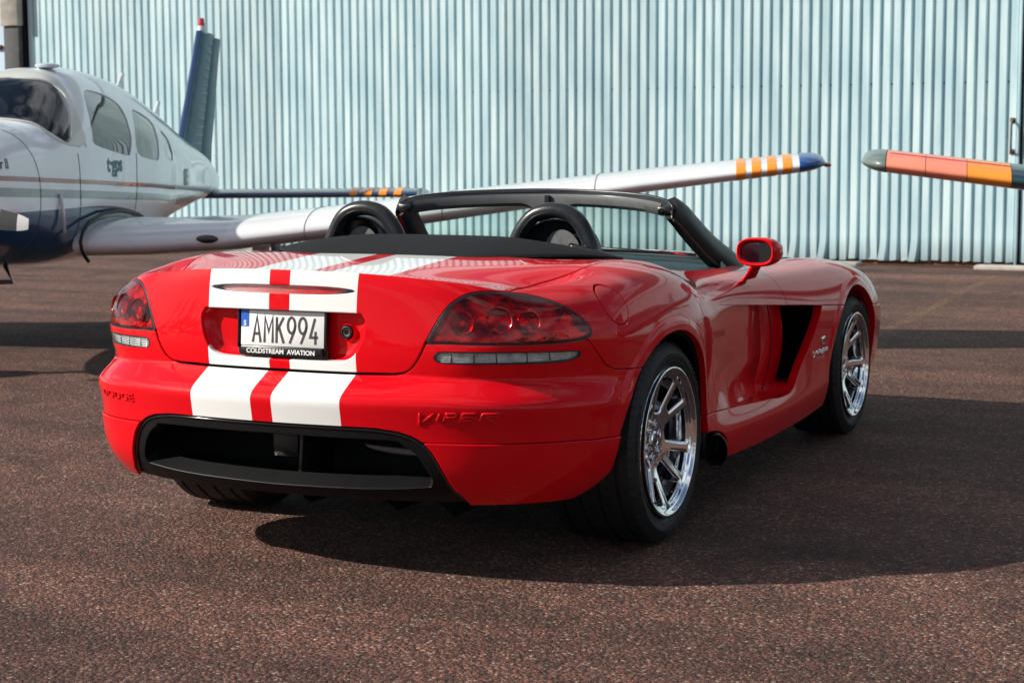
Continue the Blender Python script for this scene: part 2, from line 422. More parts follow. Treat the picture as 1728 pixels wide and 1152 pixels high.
    for j in range(7): cr_.append((idx[('b', 9, j)], idx[('b', 9, j+1)], [.8, .8, .8, .8, .78, .6, .3][j]))
    for j in range(8): cr_.append((idx[('b', 5, j)], idx[('b', 5, j+1)], [.55, .55, .55, .55, .5, .4, .25, .1][j]))
    for j in range(8): cr_.append((idx[('b', 4, j)], idx[('b', 4, j+1)], [.35, .35, .35, .35, .3, .2, .1, 0][j]))
    return np.array(verts, float), F, cr_

def subsurf(V, F, creases, levels, iters=7):
    """Catmull-Clark surface that passes through the given points (half body, mirrored at x=0)"""
    T = V.copy(); n = len(V)
    me = bpy.data.meshes.new('cage')
    # mirror
    mi = {}
    VV = [tuple(v) for v in V]
    for i, v in enumerate(V):
        if abs(v[0]) < 1e-6: mi[i] = i
        else: mi[i] = len(VV); VV.append((-v[0], v[1], v[2]))
    FF = [tuple(f) for f in F]+[tuple(mi[i] for i in reversed(f)) for f in F]
    me.from_pydata(VV, [], FF); me.update()
    at = me.attributes.new('crease_edge', 'FLOAT', 'EDGE'); ek = {tuple(sorted(e.vertices)): e.index for e in me.edges}
    for a, b, c in creases:
        at.data[ek[tuple(sorted((a, b)))]].value = c; at.data[ek[tuple(sorted((mi[a], mi[b])))]].value = c
    o = bpy.data.objects.new('cage', me); C.objects.link(o)
    md = o.modifiers.new('s', 'SUBSURF'); md.use_limit_surface = True; md.quality = 4; md.boundary_smooth = 'ALL'
    md.levels = 2
    def ev(l):
        md.levels = l; md.render_levels = l
        dg = bpy.context.evaluated_depsgraph_get(); e = o.evaluated_get(dg).to_mesh()
        P = np.empty(len(e.vertices)*3, np.float32); e.vertices.foreach_get('co', P); return e, P.reshape(-1, 3).astype(float)
    ctrl = V.copy()
    ml = np.array([mi[i] for i in range(n)])
    for _ in range(iters):
        e, P = ev(2); err = T-P[:n]; ctrl += err*.85
        ctrl[np.abs(T[:, 0]) < 1e-6, 0] = 0
        full = np.zeros((len(VV), 3)); full[:n] = ctrl; mm = ctrl.copy(); mm[:, 0] *= -1; full[ml] = np.where((ml == np.arange(n))[:, None], ctrl, mm)
        me.vertices.foreach_set('co', full.ravel()); me.update()
    e, P = ev(levels)
    e.calc_loop_triangles()
    F3 = np.empty(len(e.loop_triangles)*3, np.int32); e.loop_triangles.foreach_get('vertices', F3); F3 = F3.reshape(-1, 3)
    m = TM(P, P*0, F3.astype(int)); normals(m)
    keep = (m.V[m.F][:, :, 0].max(1) > 1e-5)
    bpy.data.objects.remove(o)
    m = compact(TM(m.V, m.N, m.F[keep]))
    on = np.abs(m.V[:, 0]) < 1e-4; m.V[on, 0] = 0; m.N[on, 0] = 0; m.N /= np.linalg.norm(m.N, axis=1)[:, None]
    return m
_cv, _cf, _cc = body_cage()
SHELL = subsurf(_cv, _cf, _cc, 4, iters=5)
# ------------------------------------------------------------------ panels
def chart_w(V): return np.stack([np.arctan2(np.abs(V[:, 0]), -(V[:, 1]+.1))*.85, V[:, 2]], 1)   # wraps round the tail
def chart_s(V): return V[:, [1, 2]]
def chart_t(V): return V[:, [0, 1]]
def chart_r(V): return V[:, [0, 2]]
def fpoly(poly, chart, cond=None):
    f = poly_sdf(poly)
    def g(V):
        d = f(chart(V))
        if cond is not None: d = np.where(cond(V), d, np.maximum(d, .05))
        return d
    return g
def wpts(P): return chart_w(np.array(P, float))
G = .0045                                   # panel gap
tl_pts = spline([(0.502, -0.905, 0.752), (0.513, -0.9, 0.783), (0.529, -0.89, 0.816), (0.55, -0.875, 0.853), (0.573, -0.858, 0.879), (0.599, -0.835, 0.897), (0.630, -0.811, 0.905), (0.665, -0.78, 0.905), (0.71, -0.735, 0.900), (0.75, -0.70, 0.892), (0.789, -0.672, 0.88), (0.83, -0.645, 0.861), (0.864, -0.615, 0.834), (0.886, -0.595, 0.808), (0.898, -0.582, 0.786), (0.902, -0.580, 0.769), (0.898, -0.592, 0.757), (0.881, -0.633, 0.750), (0.834, -0.712, 0.746), (0.773, -0.778, 0.746), (0.634, -0.869, 0.749), (0.554, -0.895, 0.751)], 120, True)
TL = wpts(tl_pts)
rf_pts = spline([(0.522, -0.905, 0.711), (0.532, -0.903, 0.724), (0.551, -0.898, 0.729), (0.707, -0.831, 0.728), (0.833, -0.711, 0.724), (0.878, -0.635, 0.720), (0.886, -0.621, 0.708), (0.876, -0.632, 0.696), (0.852, -0.672, 0.688), (0.801, -0.741, 0.687), (0.67, -0.851, 0.690), (0.555, -0.897, 0.693), (0.530, -0.903, 0.699)], 90, True)
RF = wpts(rf_pts)
f_tl, f_rf = fpoly(TL, chart_w), fpoly(RF, chart_w)
# deck lid: tail face between the lamps, and the deck forward to the cover
low = [(0, -.945, .655), (.272, -.935, .655), (.395, -.921, .657), (.430, -.917, .662), (.452, -.915, .676), (.470, -.913, .700), (.484, -.911, .725), (.494, -.907, .750)]
left = [tuple(p) for p in tl_pts[2:46]]
arc = wpts(low+left)
iA = int(np.argmin(np.abs(arc[:, 0]-wpts([(0.71, -0.735, 0.900)])[0, 0]) + (arc[:, 1] < .85)*9))
arc = arc[:iA+1]
DK = np.vstack([arc, [[arc[-1, 0], 3], [-.5, 3], [-.5, .655]]])
DK2 = np.vstack([arc, [[9, arc[-1, 1]], [9, 3], [-.5, 3], [-.5, .655]]])
_fdk = fpoly(DK2, chart_w)
seam_y = [-.78, -.73, -.60, -.5, -.43, -.36, -.25, -.1, .1]; seam_x = [.712, .698, .672, .688, .716, .742, .76, .765, .765]
def f_deck(V):
    d = _fdk(V)
    t = V[:, 0]-interp(seam_y, seam_x, V[:, 1])
    t = np.where((V[:, 2] > .885) & (V[:, 1] > -.77), t, -1)
    return np.maximum(np.maximum(d, t*.95), V[:, 1]-.02)
def ell(cy, cz, r1, r2, rz, xmin=.5):
    def g(V):
        y = V[:, 1]-cy; z = V[:, 2]-cz; ry = np.where(y < 0, r1, r2)
        q = np.sqrt((y/ry)**2+(np.maximum(z, 0)/rz)**2)
        d = (q-1)*np.minimum(ry, rz)
        return np.where(V[:, 0] > xmin, d, .05)
    return g
f_ar = ell(-.035, .345, .445, .435, .385)
f_af = ell(2.43, .327, .405, .405, .377)
def f_arch(V): return np.minimum(f_ar(V), f_af(V))
CK = spline([(-.3, -.20), (.45, -.20), (.60, -.17), (.69, -.06), (.722, .15), (.735, .5), (.733, 1.0), (.722, 1.25), (.675, 1.40), (.52, 1.55), (.25, 1.66), (-.3, 1.70)], 120)
CK = np.vstack([CK, [[-1, 1.7], [-1, -.2]]])
f_ck = fpoly(CK, chart_t, lambda V: V[:, 2] > .7)
BQ = np.array([(-3, .752), (-.600, .752), (-.573, .721), (-.548, .692), (-.520, .664), (-.483, .649), (-.405, .641), (-.30, .637), (0, .636), (0, -1), (-3, -1)])
f_bq = fpoly(BQ, chart_s)
def zsplit(V): return np.interp(np.abs(V[:, 0]), [0, .533, .75, .88, .944, 1], [.468, .461, .455, .448, .437, .434])
def f_val(V): return np.where(V[:, 1] < -.1, V[:, 2]-zsplit(V), 1.0)
DF = spline([(-.4, .503), (.283, .503), (.411, .497), (.468, .486), (.510, .466), (.545, .430), (.575, .365), (.592, .315), (.612, .280), (.65, .10)], 60)
DF = np.vstack([DF, [[-.4, .1]]])
f_df = fpoly(DF, chart_r, lambda V: V[:, 1] < -.5)
dr_y = [.05, .16, .25, .345, .445, .525, .556, .575, .59]; dr_z = [1.0, .885, .825, .757, .656, .541, .45, .38, .2]
def f_doorrear(V):     # negative behind the shut line
    d = V[:, 1]-np.interp(-V[:, 2], [-z for z in dr_z], dr_y); return d*.8
fs_y = [1.345, 1.365, 1.395, 1.44, 1.472, 1.487, 1.49]; fs_z = [.95, .86, .79, .745, .70, .66, .3]
def f_front(V): return (V[:, 1]-np.interp(-V[:, 2], [-z for z in fs_z], fs_y))*.9
ch_y = [0, .617, .869, 1.206, 1.489, 1.84, 2.156, 2.6, 3.2, 3.6]; ch_z = [.80, .757, .737, .710, .687, .658, .632, .60, .55, .5]
def f_char(V): return V[:, 2]-np.interp(V[:, 1], ch_y, ch_z)
si_y = [.2, .317, .6, .877, 1.197, 1.40, 1.6]; si_z = [.392, .386, .372, .357, .338, .322, .31]
def f_sill(V): return V[:, 2]-np.interp(V[:, 1], si_y, si_z)

_fe = spline([(1.34, .3265), (1.44, .330), (1.52, .352), (1.603, .400), (1.70, .455), (1.79, .520), (1.86, .590), (1.905, .651)], 30)
lo_y = np.concatenate([[.2, .317, .6, .877, 1.197, 1.30], _fe[2:, 0], [1.93, 2.156, 2.6, 3.2, 3.6]])
lo_z = np.concatenate([[.392, .386, .372, .357, .338, .329], _fe[2:, 1], [.6505, .632, .60, .55, .5]])
def f_low(V):
    d = V[:, 2]-np.interp(V[:, 1], lo_y, lo_z); return np.where((V[:, 1] > 1.5) & (V[:, 1] < 1.9), d*.72, d)
# recess for the number plate (full outline in x, z)
RC = spline([(0, .6815), (.19, .6835), (.235, .689), (.266, .706), (.286, .735), (.299, .770), (.304, .800), (.301, .822), (.288, .837), (.268, .842), (0, .8435)], 60)
RC = np.vstack([RC, [(-x, z) for x, z in RC[-2:0:-1]]])
f_rc = fpoly(RC, chart_r, lambda V: V[:, 1] < -.7)
# high mounted stop lamp
f_hm = lambda V: np.where(V[:, 1] < -.8, (((np.abs(V[:, 0])/.260)**3.2+(np.abs(V[:, 2]-.9045)/.0155)**2)**.5-1)*.0155, .05)
# fuel door
FU = spline([(-0.469, 0.899), (-0.444, 0.907), (-0.412, 0.903), (-0.389, 0.880), (-0.379, 0.842), (-0.384, 0.812), (-0.406, 0.790), (-0.440, 0.784), (-0.472, 0.794), (-0.499, 0.820), (-0.507, 0.860), (-0.492, 0.886)], 70, True)
f_fu = fpoly(FU, chart_s, lambda V: V[:, 0] > .5)
# door handle scoop
SP = spline([(.335, .815), (.40, .832), (.60, .838), (.80, .834), (.95, .828), (.985, .820), (.93, .802), (.80, .787), (.60, .780), (.42, .783), (.345, .797)], 100, True)
f_sp = poly_sdf(SP)

def arch_lip(m, cy, cz, r1, r2, rz, f, A=.0075, w0=.026, w1=.022):
    d = f(m.V); ok = (d > -.03) & (d < w0+w1) & (m.V[:, 0] > .5) & (m.V[:, 1] > -.6)
    y = m.V[:, 1]-cy; z = np.maximum(m.V[:, 2]-cz, 0); ry = np.where(y < 0, r1, r2)
    g = np.stack([0*y, y/ry**2, z/rz**2], 1); g /= np.linalg.norm(g, axis=1)[:, None]+1e-9
    t = np.clip((d-w0)/w1, 0, 1); h = A*(1-t*t*(3-2*t)); dh = -A*6*t*(1-t)/w1
    fade = np.clip((m.V[:, 2]-.36)/.12, 0, 1)*ok
    V, N = m.V.copy(), m.N.copy(); V += N*(h*fade)[:, None]; N -= g*(dh*fade)[:, None]; N /= np.linalg.norm(N, axis=1)[:, None]
    return TM(V, N, m.F)
SHELL = arch_lip(SHELL, -.035, .345, .445, .435, .385, f_ar)
SHELL = arch_lip(SHELL, 2.43, .327, .405, .405, .377, f_af, A=.006)
S0 = outside(SHELL, f_arch); S0 = outside(S0, f_ck)
NOX = lambda V: np.abs(V[:, 0]) < 1e-4
lid, rest = inside(S0, f_deck, -.0052), outside(S0, f_deck, .0052)
lid = outside(lid, f_tl, .004); rest = outside(rest, f_tl, .002)
lens_ = inside(S0, f_tl, -.007); gask = outside(inside(S0, f_tl, .0005), f_tl, -.0065)
refl_ = inside(rest, f_rf, -.001); rest = outside(rest, f_rf, .0015)
tail, fore = inside(rest, f_bq, -.0030), outside(rest, f_bq, .0030)
dif = inside(tail, f_df, -.001)
tail = outside(tail, f_df, .003)
bumper_, valance_ = outside(tail, f_val, .0032), inside(tail, f_val, -.0036)
low_, up_ = inside(fore, f_low, -.0045), outside(fore, f_low, .0030)
quarter_, up2 = inside(up_, f_doorrear, -.0031), outside(up_, f_doorrear, .0031)
door_, hood_ = inside(up2, f_front, -.0031), outside(up2, f_front, .0031)
hood_ = outside(hood_, f_char, .0008)
hood_ = outside(hood_, lambda V: V[:, 1]*1.0, .9)
# concave pull behind the handle: pushed in smoothly
def scoop(m, dep=.030):
    d = f_sp(m.V[:, [1, 2]]); ok = (m.V[:, 0] > .5) & (d < 0)
    t = np.clip(-d/.022, 0, 1); k = t*t*(3-2*t)*dep*np.clip((m.V[:, 1]-.30)/.22, .3, 1)*np.clip((1.02-m.V[:, 1])/.5, .2, 1)
    m = m.copy(); m.V[ok, 0] -= k[ok]; return m
def rescoop(m):
    a, b = inside(m, lambda V: np.where(V[:, 0] > .5, f_sp(V[:, [1, 2]]), .05), 0), outside(m, lambda V: np.where(V[:, 0] > .5, f_sp(V[:, [1, 2]]), .05), 0)
    if len(a.F) == 0: return m
    a = scoop(a); n0 = a.N.copy(); normals(a)
    return TM(np.vstack([b.V, a.V]), np.vstack([b.N, a.N]), np.vstack([b.F, a.F+len(b.V)]))
def join(*ms):
    V, N, F, o = [], [], [], 0
    for m in ms: V.append(m.V); N.append(m.N); F.append(m.F+o); o += len(m.V)
    return TM(np.vstack(V), np.vstack(N), np.vstack(F))
# door: upper part keeps the body line, the lower skin dives inwards towards the side vent
YB = .615
d1, d2 = inside(door_, lambda V: V[:, 1]-YB, 0), outside(door_, lambda V: V[:, 1]-YB, 0)
du, dl = outside(d2, f_char, 0), inside(d2, f_char, 0)
DE = spline([(1.30, .740), (1.335, .690), (1.375, .62), (1.398, .56), (1.395, .49), (1.365, .42), (1.315, .365), (1.27, .325)], 40)
f_de = lambda V: (V[:, 1]-np.interp(V[:, 2], DE[::-1, 1], DE[::-1, 0]))*.95
dl = inside(dl, f_de, 0)
def dive(m, A=.085, e=1.9, y1=1.4):
    m = m.copy(); t = np.clip((m.V[:, 1]-YB)/(y1-YB), 0, 2); d = A*t**e; dd = A*e*t**(e-1)/(y1-YB)
    N = m.N/np.maximum(m.N[:, :1], .3); N[:, 1] += dd; m.N = N/np.linalg.norm(N, axis=1)[:, None]
    m.V[:, 0] -= d; return m
def unflare(m):
    m = m.copy(); a = np.clip((.50-m.V[:, 2])/.15, 0, 1); r_ = np.clip((m.V[:, 1]-YB)/.35, 0, 1); A = .036
    S = lambda t: t*t*(3-2*t); D = lambda t: 6*t*(1-t)
    N = m.N/np.maximum(m.N[:, :1], .3); N[:, 1] += A*S(a)*D(r_)/.35; N[:, 2] += -A*D(a)/.15*S(r_)
    m.N = N/np.linalg.norm(N, axis=1)[:, None]; m.V[:, 0] -= A*S(a)*S(r_); return m
dl = dive(unflare(dl))
skipY = lambda V: np.abs(V[:, 1]-YB) < 2e-4
door_m = join(flange(rescoop(d1), .015, skip=skipY), flange(rescoop(du), .115, skip=skipY), flange(dl, .045, .006, skip=skipY))
quarter_m = flange(rescoop(outside(quarter_, f_fu, .0029)), .02)
fuel_m = flange(inside(quarter_, f_fu, -.0029), .01)
valance_ = outside(valance_, lambda V: V[:, 2]-(.266+.12*np.clip((V[:, 1]+.60)/.15, 0, 1.2)**2.2-.012*np.clip((V[:, 1]+.9)/.3, 0, 1)), 0)
valance_.V += valance_.N*.006
lid = outside(lid, lambda V: f_hm(V), .001)
lid_m = flange(outside(lid, f_rc, .0), .02, .004)
stop_ = inside(S0, f_hm, 0); stop_.V -= stop_.N*.002
hood_m = flange(hood_, .10)
low_ = outside(low_, lambda V: np.where((V[:, 1] > .2) & (V[:, 1] < 1) & (V[:, 0] > .5), (np.sqrt(((V[:, 1]-.42)/.200)**2+((V[:, 2]-.235)/.085)**2)-1)*.1, .5), .0)
low_m = flange(low_, .035, .004)
for nm, m, mt in (('deck_lid', lid_m, 'stripe'), ('rear_bumper', flange(bumper_, .02), 'stripe'), ('valance', flange(valance_, .02, .003), 'red'), ('hood', hood_m, 'stripe')):
    if nm != 'valance': tm_obj(nm, both(m), M[mt], car)
for s, sn in ((1, 'right'), (-1, 'left')):
    fx = (lambda m: m) if s > 0 else flipx
    tm_obj('rear_valance', fx(flange(valance_, .02, .003)), M['red'], car)
    q_ = tm_obj('rear_quarter_panel', fx(quarter_m if s > 0 else flange(rescoop(quarter_), .02)), M['red'], car)
    if s > 0: tm_obj('fuel_door', fuel_m, M['red'], q_)
    dr = tm_obj('door', fx(door_m), M['red'], car)
    tm_obj('front_fender', fx(low_m), M['red'], car)
# dark inner body behind every gap
inner = outside(SHELL, f_arch, -.012); inner = outside(inner, f_ck, -.01); inner = outside(inner, f_rc, .03)
inner = outside(inner, f_tl, -.03); inner = outside(inner, f_df, -.04); inner = outside(inner, f_hm, .0)
inner = outside(inner, lambda V: np.where((V[:, 1] > .5) & (V[:, 1] < 2.1), np.maximum(f_char(V), -f_low(V)), .1), -.0)
inner.V -= inner.N*.03
tm_obj('inner_body', both(inner), M['matte'], car)

# bvh of the right/left skin for laying letters and trim on it
_b = both(SHELL)
SKIN = BVHTree.FromPolygons([tuple(v) for v in _b.V], [tuple(f) for f in _b.F.tolist()])
def on_skin(p, d):
    h = SKIN.ray_cast(Vector(p), Vector(d).normalized()); return h[0], h[1]

# number plate recess
ctr = np.array([0, .765]); ry = []
for x, z in RC:
    h, n_ = on_skin((x, -3, z), (0, 1, 0)); ry.append(h.y)
ry = np.array(ry)
RV, RF_ = [], []
prof = [(0, 0), (.0, .004), (.10, .012), (.30, .028), (.62, .042), (1.0, .048)]
for a, dep in prof:
    ix = .050*a; V = []
    for (x, z), y in zip(RC, ry):
        sx = math.copysign(1, x)*min(1, abs(x)/.2)
        t = (z-.765)/.08
        zz = z-(.004*a if t > 0 else -.020*a)*min(1, abs(t))
        V.append((x-sx*ix, (y+.0015)*(1-a)+a*(-.943)+dep, zz))
    RV += V
n = len(RC)
for k in (.75, .4): RV += [(x*k, y, .765+(z-.765)*k) for x, y, z in RV[5*n:6*n]]
RV.append((0, -.895, .765))
for r_ in range(len(prof)+1):
    for i in range(n): RF_.append((r_*n+i, r_*n+(i+1) % n, (r_+1)*n+(i+1) % n, (r_+1)*n+i))
b0 = (len(prof)+1)*n
for i in range(n): RF_.append((b0+i, b0+(i+1) % n, len(RV)-1))
rec = pyd('plate_recess', RV, RF_, M['red'], car, angle=60)
# ------------------------------------------------------------------ lamps
def offset(m, d):
    m = m.copy(); m.V = m.V-m.N*d; return m
def side_obj(name, m, material, parent, s):
    return tm_obj(name, m if s > 0 else flipx(m), material, parent)
def place(o, p, n, s=1, roll=0):
    """put an object on point p with local z along n (mirrored for the left side)"""
    p = Vector(p); n = Vector(n)
    if s < 0: p.x *= -1; n.x *= -1
    x = Vector((0, 0, 1)).cross(n).normalized(); y = n.cross(x)
    m = Matrix(((x.x, y.x, n.x, p.x), (x.y, y.y, n.y, p.y), (x.z, y.z, n.z, p.z), (0, 0, 0, 1)))
    o.location = m.to_translation(); o.rotation_euler = m.to_euler(); return m
M['bulbred'] = mat('red_reflector', (.85, .03, .02), .22, .0, 1.0, noise=.35, nscale=260, bump=.9, bscale=420)
M['bulbdark'] = mat('lamp_chrome_tinted', (.45, .05, .05), .14, .9, noise=.5, nscale=45, bump=.5, bscale=60)
M['lampwell'] = mat('lamp_well', (.50, .07, .07), .25, .55, .5, noise=.8, nscale=28, bump=.8, bscale=30)
M['orange'] = mat('amber_spot', (.75, .16, .02), .3, coat=1)
pts3 = lambda P: [Vector(q) for q in P]
for s in (1, -1):
    g_ = side_obj('lamp_gasket', flange(offset(gask, .001), .05, .001, skip=None), M['black'], car, s)
    tl = side_obj('tail_lamp', flange(offset(lens_, -.001), .012, .003, skip=None), M['redlens'], car, s)
    well = offset(inside(S0, f_tl, -.008), .025)
    wf_ = flange(well, -.023, .0005, skip=None); wf_ = wf_ if s > 0 else flipx(wf_); pyd('lamp_well', wf_.V, wf_.F, M['lampwell'], tl, angle=50)
    # lower red strip of the lens (reflex band)
    band = offset(inside(inside(S0, f_tl, -.012), lambda V: V[:, 2]-.775, 0), .006)
    side_obj('reflex_band', band, M['lampwell'], tl, s)
    # fan of bright ribs near the outer end
    rib = inside(inside(S0, f_tl, -.014), lambda V: np.abs((chart_w(V)[:, 0]-wpts([(.845, -.665, .8)])[0, 0])-(V[:, 2]-.80)*.75)-.020, 0)
    side_obj('reflector_strip', offset(rib, .012), M['bulbred'], tl, s)
    # projector rings and bowls
    for (px, pz, rr) in ((.600, .815, .036), (.700, .822, .040), (.775, .815, .034)):
        h, nn = on_skin((px-.6, -3, pz), (.6*.42, 1.0*.92*2.2/.92*.5+.9, 0)) if False else on_skin((px, -3, pz), (0, 1, 0))
        n2 = (nn*.6+Vector((.25, -.9, .0))*.4).normalized()
        prof = [(.000, rr), (.004, rr+.002), (.007, rr), (.004, rr-.004), (-.006, rr*.80), (-.010, rr*.40), (-.011, 0.0001)]
        bo = lathe('lamp_bowl', prof, 36, M['bulbdark'], tl, axis='z')
        mb_ = place(bo, h-n2*.0085, n2, s)
        def up1(o, mb_=mb_): o.parent = tl; o.location = mb_.to_translation(); o.rotation_euler = mb_.to_euler()
        rg = lathe('ring', [(0, rr-.001), (.003, rr+.002), (.006, rr-.001), (.003, rr-.004)], 40, M['bulbred'], tl, axis='z', closed=True); up1(rg)
        if px == .6:
            bm = bmesh.new(); box(bm, (0, 0, -.006), (.012, .016, .006), .002); up1(bm_obj('bulb', bm, M['orange'], tl))
            bm = bmesh.new(); bmesh.ops.create_uvsphere(bm, u_segments=20, v_segments=10, radius=rr*.82); bmesh.ops.scale(bm, vec=(1, 1, .25), verts=bm.verts)
            bmesh.ops.translate(bm, vec=(0, 0, -.010), verts=bm.verts); up1(bm_obj('projector_lens', bm, M['smokelens'], tl))
    # reversing lamp / reflector below
    rl = side_obj('reversing_lamp', flange(offset(refl_, .001), .010, .002, skip=None), M['clear'], car, s)
    side_obj('lamp_rim', flange(offset(outside(refl_, f_rf, -.0025), -.0006), .02, .0006, skip=None), M['black'], rl, s)
    base = offset(refl_, .014)
    side_obj('lamp_back', base, M['silverback'] if 'silverback' in M else M.setdefault('silverback', mat('ribbed_reflector', (.78, .80, .82), .3, .25, coat=.6, noise=.3, nscale=38)), rl, s)
    # horizontal prisms
    for xx_ in (.575, .640, .700, .775, .825):      # cell walls
        a_, b_ = on_skin((xx_, -3, .694), (0, 1, 0)), on_skin((xx_, -3, .722), (0, 1, 0))
        V, F = sweep([Vector((s*(q[0]-q[1]*.006).x, (q[0]-q[1]*.006).y, (q[0]-q[1]*.006).z)) for q in (a_, b_)], .0022, 6); pyd('cell_wall', V, F, M['darkmetal'], rl)
    for zz in (.6965, .7025, .7085, .7145, .7205):
        P = [p for p in [on_skin((x, -3, zz), (0, 1, 0)) for x in np.linspace(.535, .862, 24)]]
        P = [(q[0]-q[1]*.007) for q in P]
        if s < 0: P = [Vector((-q.x, q.y, q.z)) for q in P]
        V, F = sweep(P, .0016, 6); pyd('prism', V, F, M['clear'] if False else M['silverback'], rl)
M['stoplens'] = thin_glass('stop_lens', (.95, .72, .72), 1.2)
# high mounted stop lamp (both halves in one lens)
def f_hmin(V): return f_hm(V)
st = tm_obj('stop_lamp', both(flange(stop_, .02, .0018)), M['stoplens'], car)
M['stopback'] = None
m_, t_, b_ = new_mat('stop_reflector'); M['stopback'] = m_
tc_ = t_.nodes.new('ShaderNodeTexCoord'); sp_ = t_.nodes.new('ShaderNodeSeparateXYZ'); t_.links.new(tc_.outputs['Object'], sp_.inputs[0])
mr = t_.nodes.new('ShaderNodeMapRange'); mr.inputs[1].default_value = -.16; mr.inputs[2].default_value = .10
nz_ = t_.nodes.new('ShaderNodeTexNoise'); nz_.inputs['Scale'].default_value = 120
c_ = t_.nodes.new('ShaderNodeMix'); c_.data_type = 'RGBA'; c_.inputs[6].default_value = (.75, .70, .70, 1); c_.inputs[7].default_value = (.75, .12, .12, 1)
t_.links.new(sp_.outputs[0], mr.inputs[0]); t_.links.new(mr.outputs[0], c_.inputs[0]); t_.links.new(c_.outputs[2], b_.inputs['Base Color'])
b_.inputs['Metallic'].default_value = .6; b_.inputs['Roughness'].default_value = .3
bp_ = t_.nodes.new('ShaderNodeBump'); bp_.inputs['Strength'].default_value = .6; t_.links.new(tc_.outputs['Object'], nz_.inputs[0]); t_.links.new(nz_.outputs[0], bp_.inputs['Height']); t_.links.new(bp_.outputs[0], b_.inputs['Normal'])
tm_obj('lamp_back', both(offset(stop_, .012)), M['stopback'], st)
tm_obj('lamp_rim', both(flange(offset(outside(stop_, f_hm, -.0020), -.0008), .01, .0004)), M['gloss'], st)

M['shelf'] = mat('shelf_black', (.0022, .0024, .0026), .95, spec=.0)
M['diffblack'] = mat('diffuser_black', (.004, .0045, .005), .45, spec=.22)
# ------------------------------------------------------------------ lower diffuser
DI = spline([(-.4, .470), (.37, .465), (.442, .456), (.488, .430), (.518, .386), (.536, .337), (.526, .314), (.50, .312), (.3, .300), (-.4, .290)], 80)
f_di = fpoly(DI, chart_r, lambda V: V[:, 1] < -.5)
ring_ = outside(dif, f_di, .002); ring_ = outside(ring_, lambda V: V[:, 2], .262)
dfo = tm_obj('rear_diffuser', both(flange(offset(ring_, .008), .055, .004)), M['diffblack'], car)
# beading round the outside of the insert
bp = [(x, z) for x, z in DF if x > -.001 and z > .262]
bead = []
for x, z in spline(bp, 50):
    h, nn = on_skin((x-.006, -3, z-.004), (0, 1, 0))
    if h is not None: bead.append(h-nn*.004)
bead = [p+Vector((0, .003, -.003)) for p in bead]
V, F = sweep([Vector((-p.x, p.y, p.z)) for p in bead[::-1]]+bead[1:], .0035, 8); pyd('trim_bead', V, F, M['gloss'], dfo)
# back wall, shelf and lip
bm = bmesh.new(); box(bm, (0, -.68, .37), (1.44, .02, .27)); box(bm, (-.70, -.72, .40), (.02, .10, .22)); box(bm, (.70, -.72, .40), (.02, .10, .22)); box(bm, (0, -.66, .275), (1.06, .22, .01)); bm_obj('diffuser_back', bm, M['matte'], dfo)
lipc = spline([(-.515, -.862, .314), (-.40, -.905, .307), (-.2, -.945, .300), (0, -.958, .297), (.2, -.945, .300), (.40, -.905, .307), (.515, -.862, .314)], 50)
V, F = sweep(lipc, .0055, 10); pyd('lip', V, F, M['diffblack'], dfo)
sv = [tuple(p) for p in lipc]+[(p[0]*.97, -.72, p[2]+.012) for p in lipc]; k = len(lipc)
pyd('shelf', sv, [(i, i+1, k+i+1, k+i) for i in range(k-1)], M['gloss'], dfo)
sv = [(p[0], p[1]+.003, p[2]-.003) for p in lipc]+[(p[0]*1.02, p[1]+.050, p[2]-.032) for p in lipc]+[(p[0]*1.0, -.55, .262) for p in lipc]
pyd('lower_skirt', sv, [(i, k+i, k+i+1, i+1) for i in range(k-1)]+[(k+i, 2*k+i, 2*k+i+1, k+i+1) for i in range(k-1)], M['diffblack'], dfo)
for x in (.045,):
    bm = bmesh.new(); box(bm, (0, 0, 0), (.012, .20, .17), .004, rot=Matrix.Rotation(R(-8), 3, 'X')); bmesh.ops.translate(bm, vec=(x, -.80, .385), verts=bm.verts); bm_obj('fin', bm, M['black'], dfo)
bm = bmesh.new(); box(bm, (-.05, -.82, .40), (.11, .02, .085), .006); box(bm, (-.05, -.834, .40), (.09, .01, .065), .003); bm_obj('tow_cover', bm, M['black'], dfo)
for x in (-.22, .12, .34):                             # strakes under the tail
    vv = [(-.66, .265), (-.35, .265), (-.22, .12), (-.42, .12)]
    V = [(x-.005, y, z) for y, z in vv]+[(x+.005, y, z) for y, z in vv]
    pyd('strake', V, [(0, 1, 2, 3), (7, 6, 5, 4), (0, 4, 5, 1), (1, 5, 6, 2), (2, 6, 7, 3), (3, 7, 4, 0)], M['matte'], dfo, smooth=False)
# underbody
bm = bmesh.new()
box(bm, (0, 1.25, .19), (1.46, 1.95, .06), .01); box(bm, (0, -.12, .24), (1.04, .90, .05), .01); box(bm, (0, 2.72, .22), (1.05, 1.0, .06), .01)
bm_obj('underbody', bm, M['matte'], car)
# wheel-arch liners
for (yc, zc, ry1, ry2, rz, x0, x1) in ((-.035, .345, .43, .43, .382, .54, .915), (2.43, .327, .40, .40, .374, .56, .90)):
    for s in (1, -1):
        V, F = [], []; n = 40
        for i in range(n+1):
            a = -.05+(math.pi+.1)*i/n; c = math.cos(a); ry_ = ry2 if c > 0 else ry1
            for x in (x0, x1): V.append((s*x, yc+c*(ry_+.012), zc+math.sin(a)*(rz+.012)))
        for i in range(n): F.append((2*i, 2*i+1, 2*i+3, 2*i+2))
        V += [(s*x0, yc, zc)]; c0 = len(V)-1
        for i in range(n): F.append((2*i, 2*i+2, c0))
        pyd('arch_liner', V, F, M['matte'], car)

